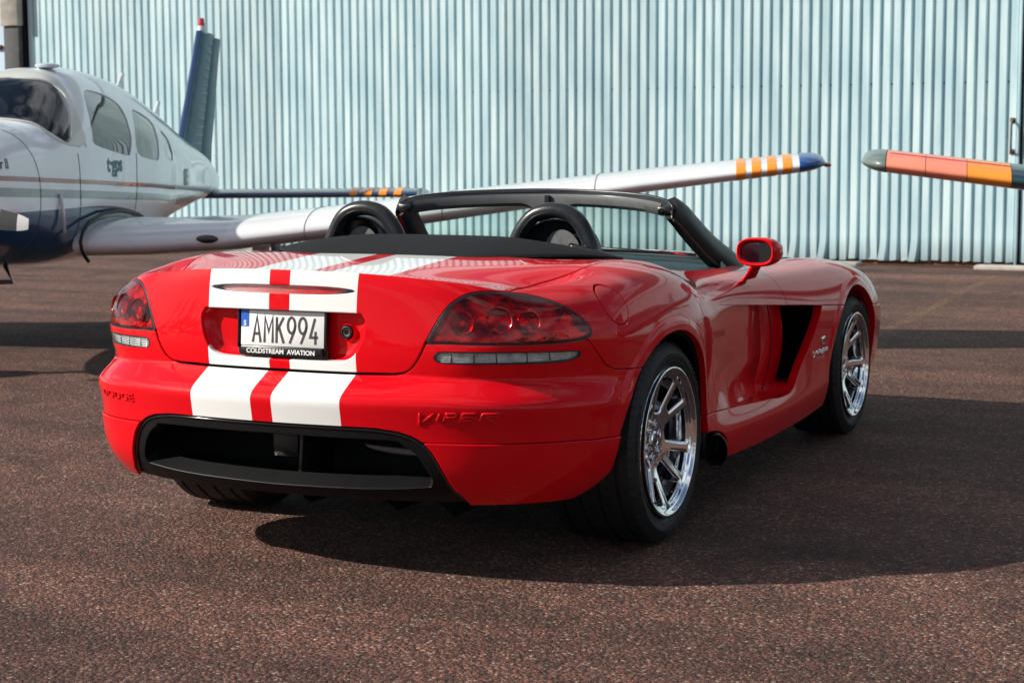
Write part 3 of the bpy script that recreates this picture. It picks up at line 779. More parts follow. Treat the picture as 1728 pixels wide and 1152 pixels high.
# side vent cavity, door jamb and sill ledge (both sides)
for s in (1, -1):
    # red jamb in front of the door skin
    zs_ = np.linspace(.33, .70, 14); V, F = [], []
    for z in zs_:
        y0 = float(np.interp(z, DE[::-1, 1], DE[::-1, 0]))
        V += [(s*.795, y0-.03, z), (s*.806, y0+.060, z), (s*.803, y0+.34, z), (s*.66, y0+.38, z)]
    for i in range(13):
        for j in range(3): F.append((4*i+j, 4*i+j+1, 4*i+j+5, 4*i+j+4))
    jb = pyd('door_jamb', V, F, M['red'], car, angle=40)
    V, F = sweep([(s*.8055, float(np.interp(z, DE[::-1, 1], DE[::-1, 0]))+.17, z) for z in zs_], .003, 5); pyd('jamb_joint', V, F, M['matte'], jb)
    # ledge on top of the sill, running in under the door
    ys = np.linspace(.33, 1.74, 40); V, F = [], []
    for y in ys:
        z = float(np.interp(y, lo_y, lo_z)); h, nn = on_skin((3, y, z-.006), (-1, 0, 0)); x = h.x
        zl = min(z, .335+.05*(1.4-y)) if y < 1.4 else .329
        V += [(s*(x-.004), y, z-.004), (s*(x-.03), y, min(z, zl+.02)-.001), (s*.72, y, min(z, zl+.02)+.006)]
    for i in range(39):
        for j in range(2): F.append((3*i+j, 3*i+j+1, 3*i+j+4, 3*i+j+3))
    pyd('sill_ledge', V, F, M['red'], car)
    # black duct behind the fender
    V = [(s*.64, 1.40, .30), (s*.64, 2.02, .30), (s*.64, 2.02, .72), (s*.64, 1.40, .72), (s*.86, 2.00, .31), (s*.86, 2.02, .70), (s*.84, 1.4, .705), (s*.84, 2.02, .705)]
    pyd('side_duct', V, [(0, 1, 2, 3), (1, 4, 5, 2), (3, 2, 7, 6)], M['matte'], car, smooth=False)

# ------------------------------------------------------------------ number plate, lock, lettering
def text_mesh(txt, size, ext, bevel=0.0, sx=1.0, shear=0.0, off=0.0, spacing=1.0, font_res=4):
    c = bpy.data.curves.new('t', 'FONT'); c.body = txt; c.size = size; c.extrude = ext; c.bevel_depth = bevel; c.bevel_resolution = 1
    c.align_x = 'CENTER'; c.align_y = 'CENTER'; c.offset = off; c.space_character = spacing; c.resolution_u = font_res; c.shear = shear
    o = bpy.data.objects.new('t', c); C.objects.link(o)
    dg = bpy.context.evaluated_depsgraph_get(); me = o.evaluated_get(dg).to_mesh()
    V = [Vector((v.co.x*sx, v.co.y, v.co.z)) for v in me.vertices]; F = [tuple(p.vertices) for p in me.polygons]
    bpy.data.objects.remove(o); return V, F
def letters(name, txt, parent, frame, material, size, ext, group_each=True, **kw):
    """text laid in a frame: origin, x axis, y axis (normal = x cross y)"""
    O, X, Y = (Vector(v) for v in frame); Z = X.cross(Y)
    V, F = text_mesh(txt, size, ext, **kw)
    me_V = [O+X*v.x+Y*v.y+Z*v.z for v in V]
    return pyd(name, me_V, F, material, parent, angle=30)
def skin_letters(name, txt, parent, centre, size, ext, side, material, xdir, subdiv=True, **kw):
    V, F = text_mesh(txt, size, ext, **kw); out_ = []
    c = Vector(centre); X = Vector(xdir); Zd = Vector((0, 0, 1)); nrm = X.cross(Zd)
    for v in V:
        p = c+X*v.x+Zd*v.y; h, nn = on_skin(p+nrm*.6, -nrm)
        if h is None: h, nn = p, nrm
        out_.append(h+nn*v.z)
    return pyd(name, out_, F, material, parent, angle=30)
M['plateink'] = mat('plate_ink', (.035, .037, .04), .5)
M['platewhite'] = mat('plate_white', (.78, .79, .78), .35, coat=.3, noise=.03)
M['plateblue'] = mat('plate_blue', (.01, .11, .55), .35, coat=.3)
np_ = thing('number_plate', 'white number plate AMK994 in a black frame on the tail of the red car', 'number plate', (0, -.921, .7685))
tilt = Matrix.Rotation(R(-4), 4, 'X')
np_.rotation_euler = (R(-4), 0, 0)
np_['category'] = None
del np_['category'], np_['label']; np_.parent = car
bm = bmesh.new(); box(bm, (0, 0.006, -.004), (.330, .016, .146), .007); bm_obj('frame', bm, M['satin'], np_)
for (c, s_) in (((0, -.004, .0690), (.328, .012, .006)), ((-.161, -.004, .008), (.006, .012, .12)), ((.161, -.004, .008), (.006, .012, .12))):
    bm = bmesh.new(); box(bm, c, s_, .003); bm_obj('frame_edge', bm, M['satin'], np_)
bm = bmesh.new(); box(bm, (0, -.0035, .0115), (.305, .003, .112), .001); pw = bm_obj('plate', bm, M['platewhite'], np_)
bm = bmesh.new(); box(bm, (-.1375, -.0052, .0405), (.029, .0012, .053)); bm_obj('country_band', bm, M['plateblue'], np_)
bm = bmesh.new(); box(bm, (0, -.006, -.0610), (.300, .014, .031), .005); lb = bm_obj('name_strip', bm, M['satin'], np_)
letters('lettering', 'COLDSTREAM  AVIATION', np_, ((.0, -.0135, -.0610), (1, 0, 0), (0, 0, 1)), M['white'], .0205, .0006, sx=1.06, off=.0006)
letters('country_letter', 'S', np_, ((-.1375, -.0062, .024), (1, 0, 0), (0, 0, 1)), M['white'], .022, .0004, off=.0008)
# ring of stars on the blue band
for i in range(12):
    a = i*math.pi/6; bm = bmesh.new(); bmesh.ops.create_circle(bm, cap_ends=True, radius=.0011, segments=5)
    bmesh.ops.rotate(bm, cent=(0, 0, 0), matrix=Matrix.Rotation(R(90), 3, 'X'), verts=bm.verts)
    bmesh.ops.translate(bm, vec=(-.1375+.0085*math.cos(a), -.0061, .0535+.0085*math.sin(a)), verts=bm.verts); bm_obj('star', bm, M['plateink'], np_)
# registration characters drawn as strokes in the national style
def strokes(ch):
    arcp = lambda cx, cy, rx, ry, a0, a1, n=14: [(cx+rx*math.cos(R(a0+(a1-a0)*i/n)), cy+ry*math.sin(R(a0+(a1-a0)*i/n))) for i in range(n+1)]
    if ch == 'A': return [[(0, 0), (.5, 1), (1, 0)], [(.2, .33), (.8, .33)]]
    if ch == 'M': return [[(0, 0), (0.02, 1), (.5, .42), (.98, 1), (1, 0)]]
    if ch == 'K': return [[(0, 0), (0, 1)], [(.95, 1), (.06, .48)], [(.3, .62), (1, 0)]]
    if ch == '9': return [[(.28, 0), (.90, .50), (1.0, .66)]+arcp(.5, .70, .5, .30, 0, 360, 28)]
    if ch == '4': return [[(.62, 1), (.0, .27), (1.05, .27)], [(.72, .5), (.72, 0)]]
def stroke_mesh(ch, x0, z0, w_, h, t):
    bm = bmesh.new()
    for st_ in strokes(ch):
        P = [Vector((x0+a*w_, 0, z0+b*h)) for a, b in st_]
        L_, R_ = [], []
        for i, p in enumerate(P):
            d0 = (P[i]-P[i-1]).normalized() if i else None; d1 = (P[i+1]-P[i]).normalized() if i < len(P)-1 else None
            d = d1 if d0 is None else d0 if d1 is None else (d0+d1)
            d = d.normalized() if d.length > 1e-6 else d0
            nn = Vector((-d.z, 0, d.x)); k = 1.0
            if d0 is not None and d1 is not None: k = min(2.0, 1/max(.35, nn.dot(Vector((-d0.z, 0, d0.x)))))
            L_.append(p+nn*t/2*k); R_.append(p-nn*t/2*k)
        lv = [bm.verts.new((q.x, -.0058, q.z)) for q in L_]; rv = [bm.verts.new((q.x, -.0058, q.z)) for q in R_]
        for i in range(len(P)-1): bm.faces.new((lv[i], lv[i+1], rv[i+1], rv[i]))
    r = bmesh.ops.extrude_face_region(bm, geom=bm.faces[:]); bmesh.ops.translate(bm, vec=(0, .0012, 0), verts=[v for v in r['geom'] if isinstance(v, bmesh.types.BMVert)])
    return bm
xx = -.108
for ch in 'AMK994':
    wd = {'M': .030, 'A': .029}.get(ch, .0265)
    bm_obj('character', stroke_mesh(ch, xx, -.034, wd, .081, .0085), M['plateink'], np_, smooth=False); xx += wd+.0145
for x in (-.10, .09):
    bm = bmesh.new(); cyl(bm, (x, -.006, -.080), (x, .004, -.080), .006, n=12); bm_obj('fixing', bm, M['black'], np_)
# boot lock beside the plate
lk = thing('boot_lock', '', ''); del lk['label'], lk['category']; lk.parent = car; lk.location = (.224, -.897, .776)
lathe('bezel', [(.004, .030), (-.004, .027), (-.010, .024), (-.006, .0225), (0, .022)], 36, M['red'], lk, axis='y', angle=60)
lathe('lock_ring', [(-.004, .0215), (-.014, .0195), (-.015, .016), (-.009, .014)], 36, M['black'], lk, axis='y')
lathe('barrel', [(-.009, .0145), (-.013, .013), (-.012, .008), (-.008, .007), (-.008, .0001)], 30, M['darkmetal'], lk, axis='y')
bm = bmesh.new(); box(bm, (0, -.0085, 0), (.0022, .003, .009)); bm_obj('key_slot', bm, M['matte'], lk)
# raised words on the bumper
skin_letters('maker_name', 'DODGE', car, (-.645, -.93, .537), .034, .0035, -1, M['red'], Vector((.87, -.45, 0)).normalized() if False else Vector((.885, -.465, 0)).normalized(), bevel=.0012, sx=1.75, spacing=1.06, off=-.0006)
def angular_word(word, centre, xdir, w_, h, t, hgt, mt, name='model_name', shear=.45, parent=car, skin=True, normal=None):
    """the slanted angular word, each letter a mesh"""
    G_ = {'V': [[(0, 1), (.30, -.45), (.36, -.45), (.95, .95)]], 'I': [[(.25, 0), (.25, .95)]],
          'P': [[(.1, 0), (.1, .60)], [(.05, .92), (.85, .92), (.85, .45), (.25, .45)]],
          'E': [[(.95, .92), (.1, .92), (.1, .04), (.9, .04)], [(.1, .48), (.85, .48)]],
          'R': [[(.1, 0), (.1, .92), (.95, .92), (.95, .5), (.3, .5), (1.05, -.35)]]}
    W = {'V': 1.25, 'I': .42, 'P': 1.0, 'E': 1.05, 'R': 1.1}
    tot = sum(W[c_] for c_ in word); x = -w_/2; X = Vector(xdir); Zd = Vector((0, 0, 1)); nrm = normal or X.cross(Zd)
    for c_ in word:
        cw = w_*W[c_]/tot
        for st_ in G_[c_]:
            P = []
            for a, b in st_:
                q = (x+a*cw*.86+b*h*shear, b*h-h/2); P.append(q)
            dense = []
            for i in range(len(P)-1):
                for k_ in range(4): dense.append(tuple(np.array(P[i])*(1-k_/4)+np.array(P[i+1])*k_/4))
            dense.append(P[-1])
            pts = []
            for a, b in dense:
                p = Vector(centre)+X*a+Zd*b
                if skin:
                    h_, nn = on_skin(p+nrm*.6, -nrm); p = h_+nn*hgt*.2 if h_ is not None else p
                pts.append(p)
            V, F = sweep(pts, t, 8, up=nrm, flat=.5); pyd('letter', V, F, mt, parent)
        x += cw
mw = thing('model_name', '', ''); del mw['label'], mw['category']; mw.parent = car
angular_word('VIPER', (.606, -.95, .541), Vector((.885, -.465, 0)).normalized(), .152, .024, .0048, .004, M['red'], parent=mw)
# badges on the front fender
bd = thing('fender_badge', '', ''); del bd['label'], bd['category']; bd.parent = car
for s in (1, -1):
    h_, nn = on_skin((s*3, 1.92, .498), (-s, 0, 0)); 
    bm = bmesh.new(); box(bm, (0, 0, 0), (.006, .052, .036), .003); bmesh.ops.translate(bm, vec=h_+nn*.001, verts=bm.verts); bm_obj('emblem', bm, M['chrome'], car)
    bm = bmesh.new(); box(bm, (0, 0, 0), (.004, .030, .018), .001); bmesh.ops.translate(bm, vec=h_+nn*.0035, verts=bm.verts); bm_obj('emblem_face', bm, M['darkmetal'], car)
    if s > 0:
        angular_word('VIPER', (.935, 1.885, .452), Vector((0, 1, 0)), .20, .020, .0034, .003, M['chrome'], parent=bd, normal=Vector((1, 0, 0)))
        skin_letters('engine_badge', 'SRT-10', bd, (.935, 1.885, .424), .024, .002, 1, M['chrome'], Vector((0, 1, 0)), sx=1.3, shear=.3)
# crease under the badge
# ------------------------------------------------------------------ wheels
def make_wheel(name, rt, rr, w_, label_parent):
    """local: axle along x, outside face at +x; origin at the wheel centre"""
    wh = bpy.data.objects.new(name, None); C.objects.link(wh); wh.parent = label_parent; wh.empty_display_size = .1
    h = w_/2
    # tyre: sidewall profile and grooved tread
    tr = []
    def tread(u):      # radius along the width, crowned
        return rt-.010*abs(u)**3.2
    prof = [(-h+.022, rr+.004), (-h+.008, rr+.016), (-h+.001, rr+.045), (-h, rt-.045), (-h+.012, rt-.022), (-h+.026, rt-.008)]
    gro = [-.62, -.22, .22, .62]; us = []
    for g_ in gro: us += [g_-.045, g_-.034, g_+.034, g_+.045]
    pts = sorted([-.86]+us+[.86])
    for u in pts:
        dep = .007 if any(abs(u-g_) < .036 for g_ in gro) else 0
        prof.append((u*h, tread(u)-dep))
    prof += [(h-.026, rt-.008), (h-.012, rt-.022), (h, rt-.045), (h-.001, rr+.045), (h-.006, rr+.020), (h-.014, rr+.006), (h-.024, rr-.004)]
    ty = lathe('tyre', prof, 120, M['rubber'], wh, angle=25)
    # shallow sipes on the outer shoulders and ribs, and raised marks on the sidewall (joined: too small to count)
    bm = bmesh.new(); ns = 62
    for i in range(ns):
        a = 2*math.pi*i/ns
        for u0, u1, sk in ((.67, .93, .02), (-.93, -.67, -.02), (.28, .50, .03), (-.5, -.28, -.03)):
            x0, x1 = u0*h, u1*h; r0, r1 = tread(u0)+.0002, tread(u1)+.0002
            if abs(u1) > .9: r1 -= .0062
            if abs(u0) > .9: r0 -= .0062
            da = .0065; q = []
            for (x, r_, aa) in ((x0, r0, a), (x1, r1, a+sk), (x1, r1, a+sk+da), (x0, r0, a+da)):
                q.append(bm.verts.new((x, (r_+.0006)*math.cos(aa), (r_+.0006)*math.sin(aa))))
            bm.faces.new(q)
    sp = bm_obj('sipes', bm, M['matte'], wh, smooth=False); sp['kind'] = 'stuff'
    bm = bmesh.new()
    for (r0, r1, x) in ((rr+.024, rr+.0255, h-.0022), (rt-.052, rt-.050, h+.0004)):
        for i in range(96):
            a, b = 2*math.pi*i/96, 2*math.pi*(i+1)/96
            q = [bm.verts.new((x+.0012, r_*math.cos(t_), r_*math.sin(t_))) for r_, t_ in ((r0, a), (r0, b), (r1, b), (r1, a))]; bm.faces.new(q)
    # moulded sidewall words, as blocks of raised strokes
    rng = random.Random(3)
    for base_a in (.5, 2.6, 4.6):
        for k_ in range(9):
            a = base_a+k_*.075; r0, r1 = rr+.036, rr+.060
            for (ra, rb, aa, ab) in ((r0, r1, a, a+.010), (r0, r0+.006, a, a+.045), (r1-.006, r1, a, a+.045)) + (((r0, r1, a+.038, a+.047),) if k_ % 2 else ()):
                q = [bm.verts.new((h+.0012, r_*math.cos(t_), r_*math.sin(t_))) for r_, t_ in ((ra, aa), (ra, ab), (rb, ab), (rb, aa))]; bm.faces.new(q)
    sw = bm_obj('sidewall_moulding', bm, M.setdefault('sidewall', mat('worn_sidewall', (.045, .045, .046), .6)), wh, smooth=False)
    # rim
    rim = bpy.data.objects.new('rim', None)
    lip = [(h-.020, rr-.006), (h-.006, rr-.002), (h+.002, rr+.003), (h+.004, rr-.001), (h+.002, rr-.007), (h-.006, rr-.012), (h-.010, rr-.022),
           (h-.05, rr-.034), (h-.10, rr-.040), (-h+.03, rr-.040), (-h+.01, rr-.006)]
    ri = lathe('rim', lip, 120, M['chrome'], wh, angle=50)
    # spoked face: polar sheet cut by ten windows
    nr, na = 60, 520; r_in, r_out = .030, rr-.010
    rs = np.linspace(r_in, r_out, nr); th = np.linspace(0, 2*math.pi, na, endpoint=False)
    def face_x(r): return h-.012-.050*(1-np.clip((r-.07)/(r_out-.07), 0, 1)**1.25)-.006*np.cos(np.clip(r/.07, 0, 1)*math.pi)*0
    A, B = np.meshgrid(th, rs); Vx = face_x(B); V = np.stack([Vx.ravel(), (B*np.cos(A)).ravel(), (B*np.sin(A)).ravel()], 1)
    idx = np.arange(nr*na).reshape(nr, na); a_, b_, c_, d_ = idx[:-1], np.roll(idx, -1, 1)[:-1], np.roll(idx, -1, 1)[1:], idx[1:]
    F = np.vstack([np.stack([a_.ravel(), b_.ravel(), c_.ravel()], 1), np.stack([a_.ravel(), c_.ravel(), d_.ravel()], 1)])
    m = TM(V, V*0, F); normals(m)
    if m.N[:, 0].mean() < 0: m.F = m.F[:, ::-1]; m.N *= -1
    ph0 = math.radians(44)
    def f_win(V):
        r = np.hypot(V[:, 1], V[:, 2]); a = np.arctan2(V[:, 2], V[:, 1])-ph0
        # five forks: each has two slim tines that spread from the hub to the rim
        da = (a+math.pi/5) % (2*math.pi/5)-math.pi/5
        x = r*np.cos(da); y = np.abs(r*np.sin(da)); k_ = rr/.252
        yt = .0125+(.0580*k_-.0125)*(x-.078)/(.215*k_-.078); tw = .0190+.0010*np.clip((.16-x)/.08, 0, 1)
        e = (y-yt)*.94; x1 = rr-.036
        dA = np.maximum(np.maximum(e+tw, .140-x), r-x1)
        e1, e2 = e+tw+.007, r-x1+.007; dd = np.hypot(np.maximum(e1, 0), np.maximum(e2, 0))-.007; dA = np.where((e1 > 0) & (e2 > 0), dd, dA)
        rB = .100; f1, f2, f3 = -e+tw+.012, rB-r+.012, r-x1+.007
        dB = np.maximum(np.maximum(-e+tw, rB-r), r-x1)
        dd = np.hypot(np.maximum(f1, 0), np.maximum(f2, 0))-.012; dB = np.where((f1 > 0) & (f2 > 0), dd, dB)
        f1 = -e+tw+.007; dd = np.hypot(np.maximum(f1, 0), np.maximum(f3, 0))-.007; dB = np.where((f1 > 0) & (f3 > 0), dd, dB)
        best = np.minimum(dA, dB)
        return best
    sp_ = outside(m, f_win, .0045)
    # crown the spokes slightly towards the window edges
    dw = np.clip(f_win(sp_.V), .0045, .0125); k = (1-(dw-.0045)/.008)**2; sp_.V[:, 0] -= k*.0030; n0 = sp_.N.copy(); normals(sp_)
    if sp_.N[:, 0].mean() < 0: sp_.N *= -1
    fc = tm_obj('spokes', flange(sp_, .046, .006, skip=lambda V: np.hypot(V[:, 1], V[:, 2]) < r_in+.002, dirn=(-1, 0, 0)), M['chrome'], wh)
    # hub, nuts, cap
    hx = float(face_x(np.array([.05]))[()] if False else face_x(np.array([.05]))[0])
    lathe('centre_cap', [(hx-.004, .034), (hx+.004, .033), (hx+.007, .028), (hx+.007, .024), (hx+.005, .022), (hx+.006, .001)], 40, M['chrome'], wh)
    bm = bmesh.new()
    for s_ in (-1, 1): box(bm, (hx+.007, s_*.007, .002), (.002, .009, .018), .001, rot=Matrix.Rotation(s_*.5, 3, 'X'))
    bm_obj('cap_emblem', bm, M['darkmetal'], wh)
    for k_ in range(6):
        a = k_*math.pi/3+.3; y, z = .057*math.cos(a), .057*math.sin(a)
        lathe('nut_well', [(hx+.0016, .0155), (hx+.0022, .0145), (hx+.0012, .0135), (hx-.014, .012)], 24, M['chrome'], wh, loc=(0, y, z))
        lathe('nut_floor', [(hx+.0008, .0132), (hx+.0007, .0001)], 24, M['matte'], wh, loc=(0, y, z))
        bm = bmesh.new(); v_ = cyl(bm, (hx+.0005, y, z), (hx+.010, y, z), .0092, .0075, n=6); bm_obj('wheel_nut', bm, M['chrome'], wh, smooth=False)
    bm = bmesh.new(); v_ = cyl(bm, (h-.03, (rr-.03)*math.cos(4.3), (rr-.03)*math.sin(4.3)), (h-.008, (rr-.05)*math.cos(4.3), (rr-.05)*math.sin(4.3)), .004, n=10); bm_obj('valve', bm, M['black'], wh)
    # brake disc and caliper
    lathe('brake_disc', [(h-.135, .06), (h-.135, .178), (h-.163, .178), (h-.163, .06)], 60, mat('brake_disc', (.34, .34, .35), .3, .9, noise=.15) if 'bd' not in M else M['bd'], wh)
    bm = bmesh.new()
    vs_ = []
    for x in (h-.105, h-.19):
        for r_ in (.115, .198):
            for a in np.linspace(R(150), R(215), 7): vs_.append((x, r_*math.cos(a), r_*math.sin(a)))
    bv = [bm.verts.new(v) for v in vs_]; n7 = 7
    for i in range(6):
        q = lambda a, b: bv[a*14+b*7+i], 
        bm.faces.new((bv[i], bv[i+1], bv[7+i+1], bv[7+i])); bm.faces.new((bv[14+i], bv[21+i], bv[21+i+1], bv[14+i+1]))
        bm.faces.new((bv[7+i], bv[7+i+1], bv[21+i+1], bv[21+i])); bm.faces.new((bv[i], bv[14+i], bv[14+i+1], bv[i+1]))
    bm.faces.new((bv[0], bv[7], bv[21], bv[14])); bm.faces.new((bv[6], bv[20], bv[27], bv[13]))
    bm_obj('caliper', bm, M['darkmetal'], wh, smooth=False)
    lathe('hub_back', [(h-.10, .06), (h-.20, .07), (h-.20, .19), (h-.28, .19)], 40, M['darkmetal'], wh)
    return wh
def copy_part(o, parent):
    c = o.copy(); C.objects.link(c); c.parent = parent
    for ch in list(o.children): copy_part(ch, c)
    return c
wr = make_wheel('rear_wheel', .345, .252, .33, car); wr.location = (.782, 0, .345)
wl = copy_part(wr, car); wl.location = (-.782, 0, .345); wl.rotation_euler = (0, 0, math.pi)
wf = make_wheel('front_wheel', .325, .2395, .265, car); wf.location = (.787, 2.51, .325); wf.rotation_euler = (R(9), 0, 0)
wg = copy_part(wf, car); wg.location = (-.787, 2.51, .325); wg.rotation_euler = (0, 0, math.pi)

# ------------------------------------------------------------------ side exhaust outlet
for s in (1, -1):
    P = spline([(.76, .86, .250), (.83, .70, .250), (.890, .57, .247), (.945, .47, .240)], 12)
    V, F = [], []
    n = 28
    prof = [(0, 1.0), (3, 1.0), (6, 1.05), (11, 1.12)]
    rings = []
    for i, p in enumerate(P):
        k = 1+.25*(i/11)**2; t = Vector(P[min(i+1, 11)]-P[max(i-1, 0)]).normalized(); side = t.cross(Vector((0, 0, 1))).normalized(); up_v = side.cross(t)
        rings.append([Vector(p)+side*.036*k*math.cos(a)+up_v*.052*k*math.sin(a) for a in np.linspace(0, 2*math.pi, n, endpoint=False)])
    t = Vector(P[-1]-P[-2]).normalized()
    lipr = [Vector(P[-1])+(q-Vector(P[-1]))*.93+t*.004 for q in rings[-1]]; inn = [Vector(P[-1])+(q-Vector(P[-1]))*.80-t*.004 for q in rings[-1]]; deep = [Vector(P[-4])+(q-Vector(P[-1]))*.7 for q in rings[-1]]
    allr = rings+[lipr, inn, deep]
    for r_ in allr: V += [(s*q.x, q.y, q.z) for q in r_]
    for r_ in range(len(allr)-1):
        for i in range(n): F.append((r_*n+i, r_*n+(i+1) % n, (r_+1)*n+(i+1) % n, (r_+1)*n+i))
    F.append(tuple((len(allr)-1)*n+i for i in range(n)))
    pyd('exhaust_outlet', V, F, M['satin'], car, angle=60)
    bm = bmesh.new(); box(bm, (s*.86, .44, .30), (.12, .05, .15), .012); bm_obj('exhaust_shield', bm, M['satin'], car)
# ------------------------------------------------------------------ cockpit
M['leather'] = mat('black_leather', (.016, .018, .020), .27, noise=.15, bump=.12, bscale=420, spec=.45)
M['suede'] = mat('grey_suede', (.15, .155, .16), .9, noise=.25, nscale=60, bump=.3, bscale=700)
M['fabric'] = mat('black_soft_top_fabric', (.011, .013, .015), .93, noise=.2, nscale=120, bump=.5, bscale=900, spec=.2)
M['dash'] = mat('dark_dash', (.014, .038, .048), .6, noise=.1, bump=.1, bscale=500)
M['trimgrey'] = mat('grey_header_trim', (.075, .082, .085), .5, noise=.1)
def sheet(name, fn, nu, nv, mt, parent, thick=0, angle=None):
    V = [fn(i/(nu-1), j/(nv-1)) for i in range(nu) for j in range(nv)]
    F = [(i*nv+j, (i+1)*nv+j, (i+1)*nv+j+1, i*nv+j+1) for i in range(nu-1) for j in range(nv-1)]
    o = pyd(name, V, F, mt, parent, angle=angle)
    if thick:
        md = o.modifiers.new('solid', 'SOLIDIFY'); md.thickness = thick; md.offset = 0
    return o
# tub
bm = bmesh.new()
Vt = []
rim_ = [(x, y) for x, y in CK if x > -.001][:-2]
loop_ = [(-x, y) for x, y in rim_[::-1]]+rim_
n = len(loop_); TVt = []
for x, y in loop_:
    h, nn = on_skin((x, y, 3), (0, 0, -1)); TVt.append((x*.985, y, h.z-.010))
for k, z in ((.955, .72), (.93, .30)): TVt += [(x*k, .73+(y-.73)*k, z) for x, y in loop_]
Ft = [(r_*n+i, r_*n+(i+1) % n, (r_+1)*n+(i+1) % n, (r_+1)*n+i) for r_ in range(2) for i in range(n)]+[tuple(2*n+i for i in range(n))]
pyd('cockpit_tub', TVt, Ft, M['dash'], car, angle=50)
# dashboard
def dash(u, v):
    x = -.70+1.4*u; y = 1.02+v*.62; e = abs(x)/.70
    yb = 1.66-.30*e**2.4
    y = min(y, yb)
    z = .872-.020*e**2-.035*max(0, (1.16-y)/.14)**2+.008*math.exp(-((x+.36)/.16)**2)*2
    return (x, y, z)
sheet('dashboard', dash, 41, 20, M['dash'], car)
bm = bmesh.new(); box(bm, (0, 1.10, .74), (1.34, .14, .18), .04); bm_obj('dash_front', bm, M['dash'], car)
bm = bmesh.new(); box(bm, (0, .75, .52), (.22, 1.2, .24), .05); bm_obj('centre_console', bm, M['leather'], car)
V, F = sweep([Vector((-.36+.175*math.cos(a), .93, .735+.0+.165*math.sin(a)))+Vector((0, .06*math.sin(a), 0)) for a in np.linspace(0, 2*math.pi, 40)], .015, 10); pyd('steering_wheel', V, F, M['leather'], car)
# soft tonneau behind the seats
def cover(u, v):
    x = (u*2-1)*.70; e = abs(x)/.70
    yb = -.262+.42*max(0, (e-.45)/.55)**1.6; yf = .235-.04*e
    if yb > yf-.02: yb = yf-.02
    y = yb+(yf-yb)*v
    h, nn = on_skin((x, y, 3), (0, 0, -1)); zb = h.z if h else .97
    top = .036*(1-max(0, (e-.38)/.62)**1.2)+.003
    prof = math.sin(min(1, v/.62)*math.pi/2)**.8
    z = min(zb, .985)+.003+top*prof-.012*max(0, (v-.62)/.38)**2*top/.05
    if v > .995: z -= .12
    if v < .001: z -= .006
    return (x, y, z)
cv = sheet('tonneau_cover', cover, 61, 30, M['fabric'], car)
for s in (1, -1):
    P = [(s*.47, .245, .985), (s*.56, .235, .970), (s*.64, .21, .955), (s*.705, .17, .944), (s*.728, .10, .940)]
    V, F = sweep(spline(P, 20), list(np.linspace(.018, .007, 20)), 12, flat=.7); pyd('cover_trim', V, F, M['satin'], car)
# roll hoops
for s in (1, -1):
    P = spline([(.205, .30, .84), (.222, .275, .93), (.250, .270, 1.010), (.283, .270, 1.062), (.325, .270, 1.097), (.385, .270, 1.111), (.445, .270, 1.103), (.492, .270, 1.072), (.523, .270, 1.020), (.545, .270, .96), (.560, .285, .84)], 60)
    V, F = sweep([(s*p[0], p[1], p[2]) for p in P], .0285, 20, up=(0, 1, 0)); hp = pyd('roll_hoop', V, F, M['leather'], car)
    V, F = sweep([(s*(.39+(p[0]-.39)*.925), p[1]-.0265, .84+(p[2]-.84)*.975) for p in P], .0012, 6); pyd('seam', V, F, M['black'], hp)
# seats
def seat_back(s, xc):
    prof = []                      # outline of the head part
    for a in np.linspace(0, math.pi, 30):
        prof.append((math.cos(a), math.sin(a)))
    V, F = [], []; lay = [(-.058, .80), (-.070, .93), (-.066, .985), (-.045, 1.0), (.0, 1.0), (.04, .98), (.055, .90)]
    full = [(.178, .40), (.178, .60), (.165, .80), (.145, .90)]
    out_ = [(x, z) for x, z in full]+[(.142*abs(c_)**.95*(1 if c_ > 0 else -1), .925+.155*sn**.85) for c_, sn in [(math.cos(a), math.sin(a)) for a in np.linspace(.06, math.pi-.06, 28)]]+[(-x, z) for x, z in full[::-1]]
    n = len(out_)
    for dy, k in lay:
        for x, z in out_: V.append((xc+x*k, .43+dy-(z-.4)*.10, .74+(z-.74)*(k*.25+.75 if z > .74 else 1)))
    for r_ in range(len(lay)-1):
        for i in range(n): F.append((r_*n+i, r_*n+(i+1) % n, (r_+1)*n+(i+1) % n, (r_+1)*n+i))
    F.append(tuple(range(n))[::-1]); F.append(tuple((len(lay)-1)*n+i for i in range(n)))
    st_ = thing('seat', '', ''); del st_['label'], st_['category']; st_.parent = car
    pyd('backrest', V, F, M['leather'], st_, angle=70)
    # suede patch
    pv = [(xc+.03+x*.56, .43-.0725-(.4+0*z)*.0-(z-.4)*.10-.0, .80+(z-.80)*.86) for x, z in out_]
    pc = len(pv); pv.append((xc+.03, .43-.078-.04, .86))
    pyd('backrest_panel', pv, [(i, (i+1) % n, pc) for i in range(n)], M['suede'], st_, angle=80)
    bm = bmesh.new(); box(bm, (xc, .72, .42), (.42, .50, .14), .05); bm_obj('cushion', bm, M['leather'], st_)
seat_back(1, .385); seat_back(-1, -.445)

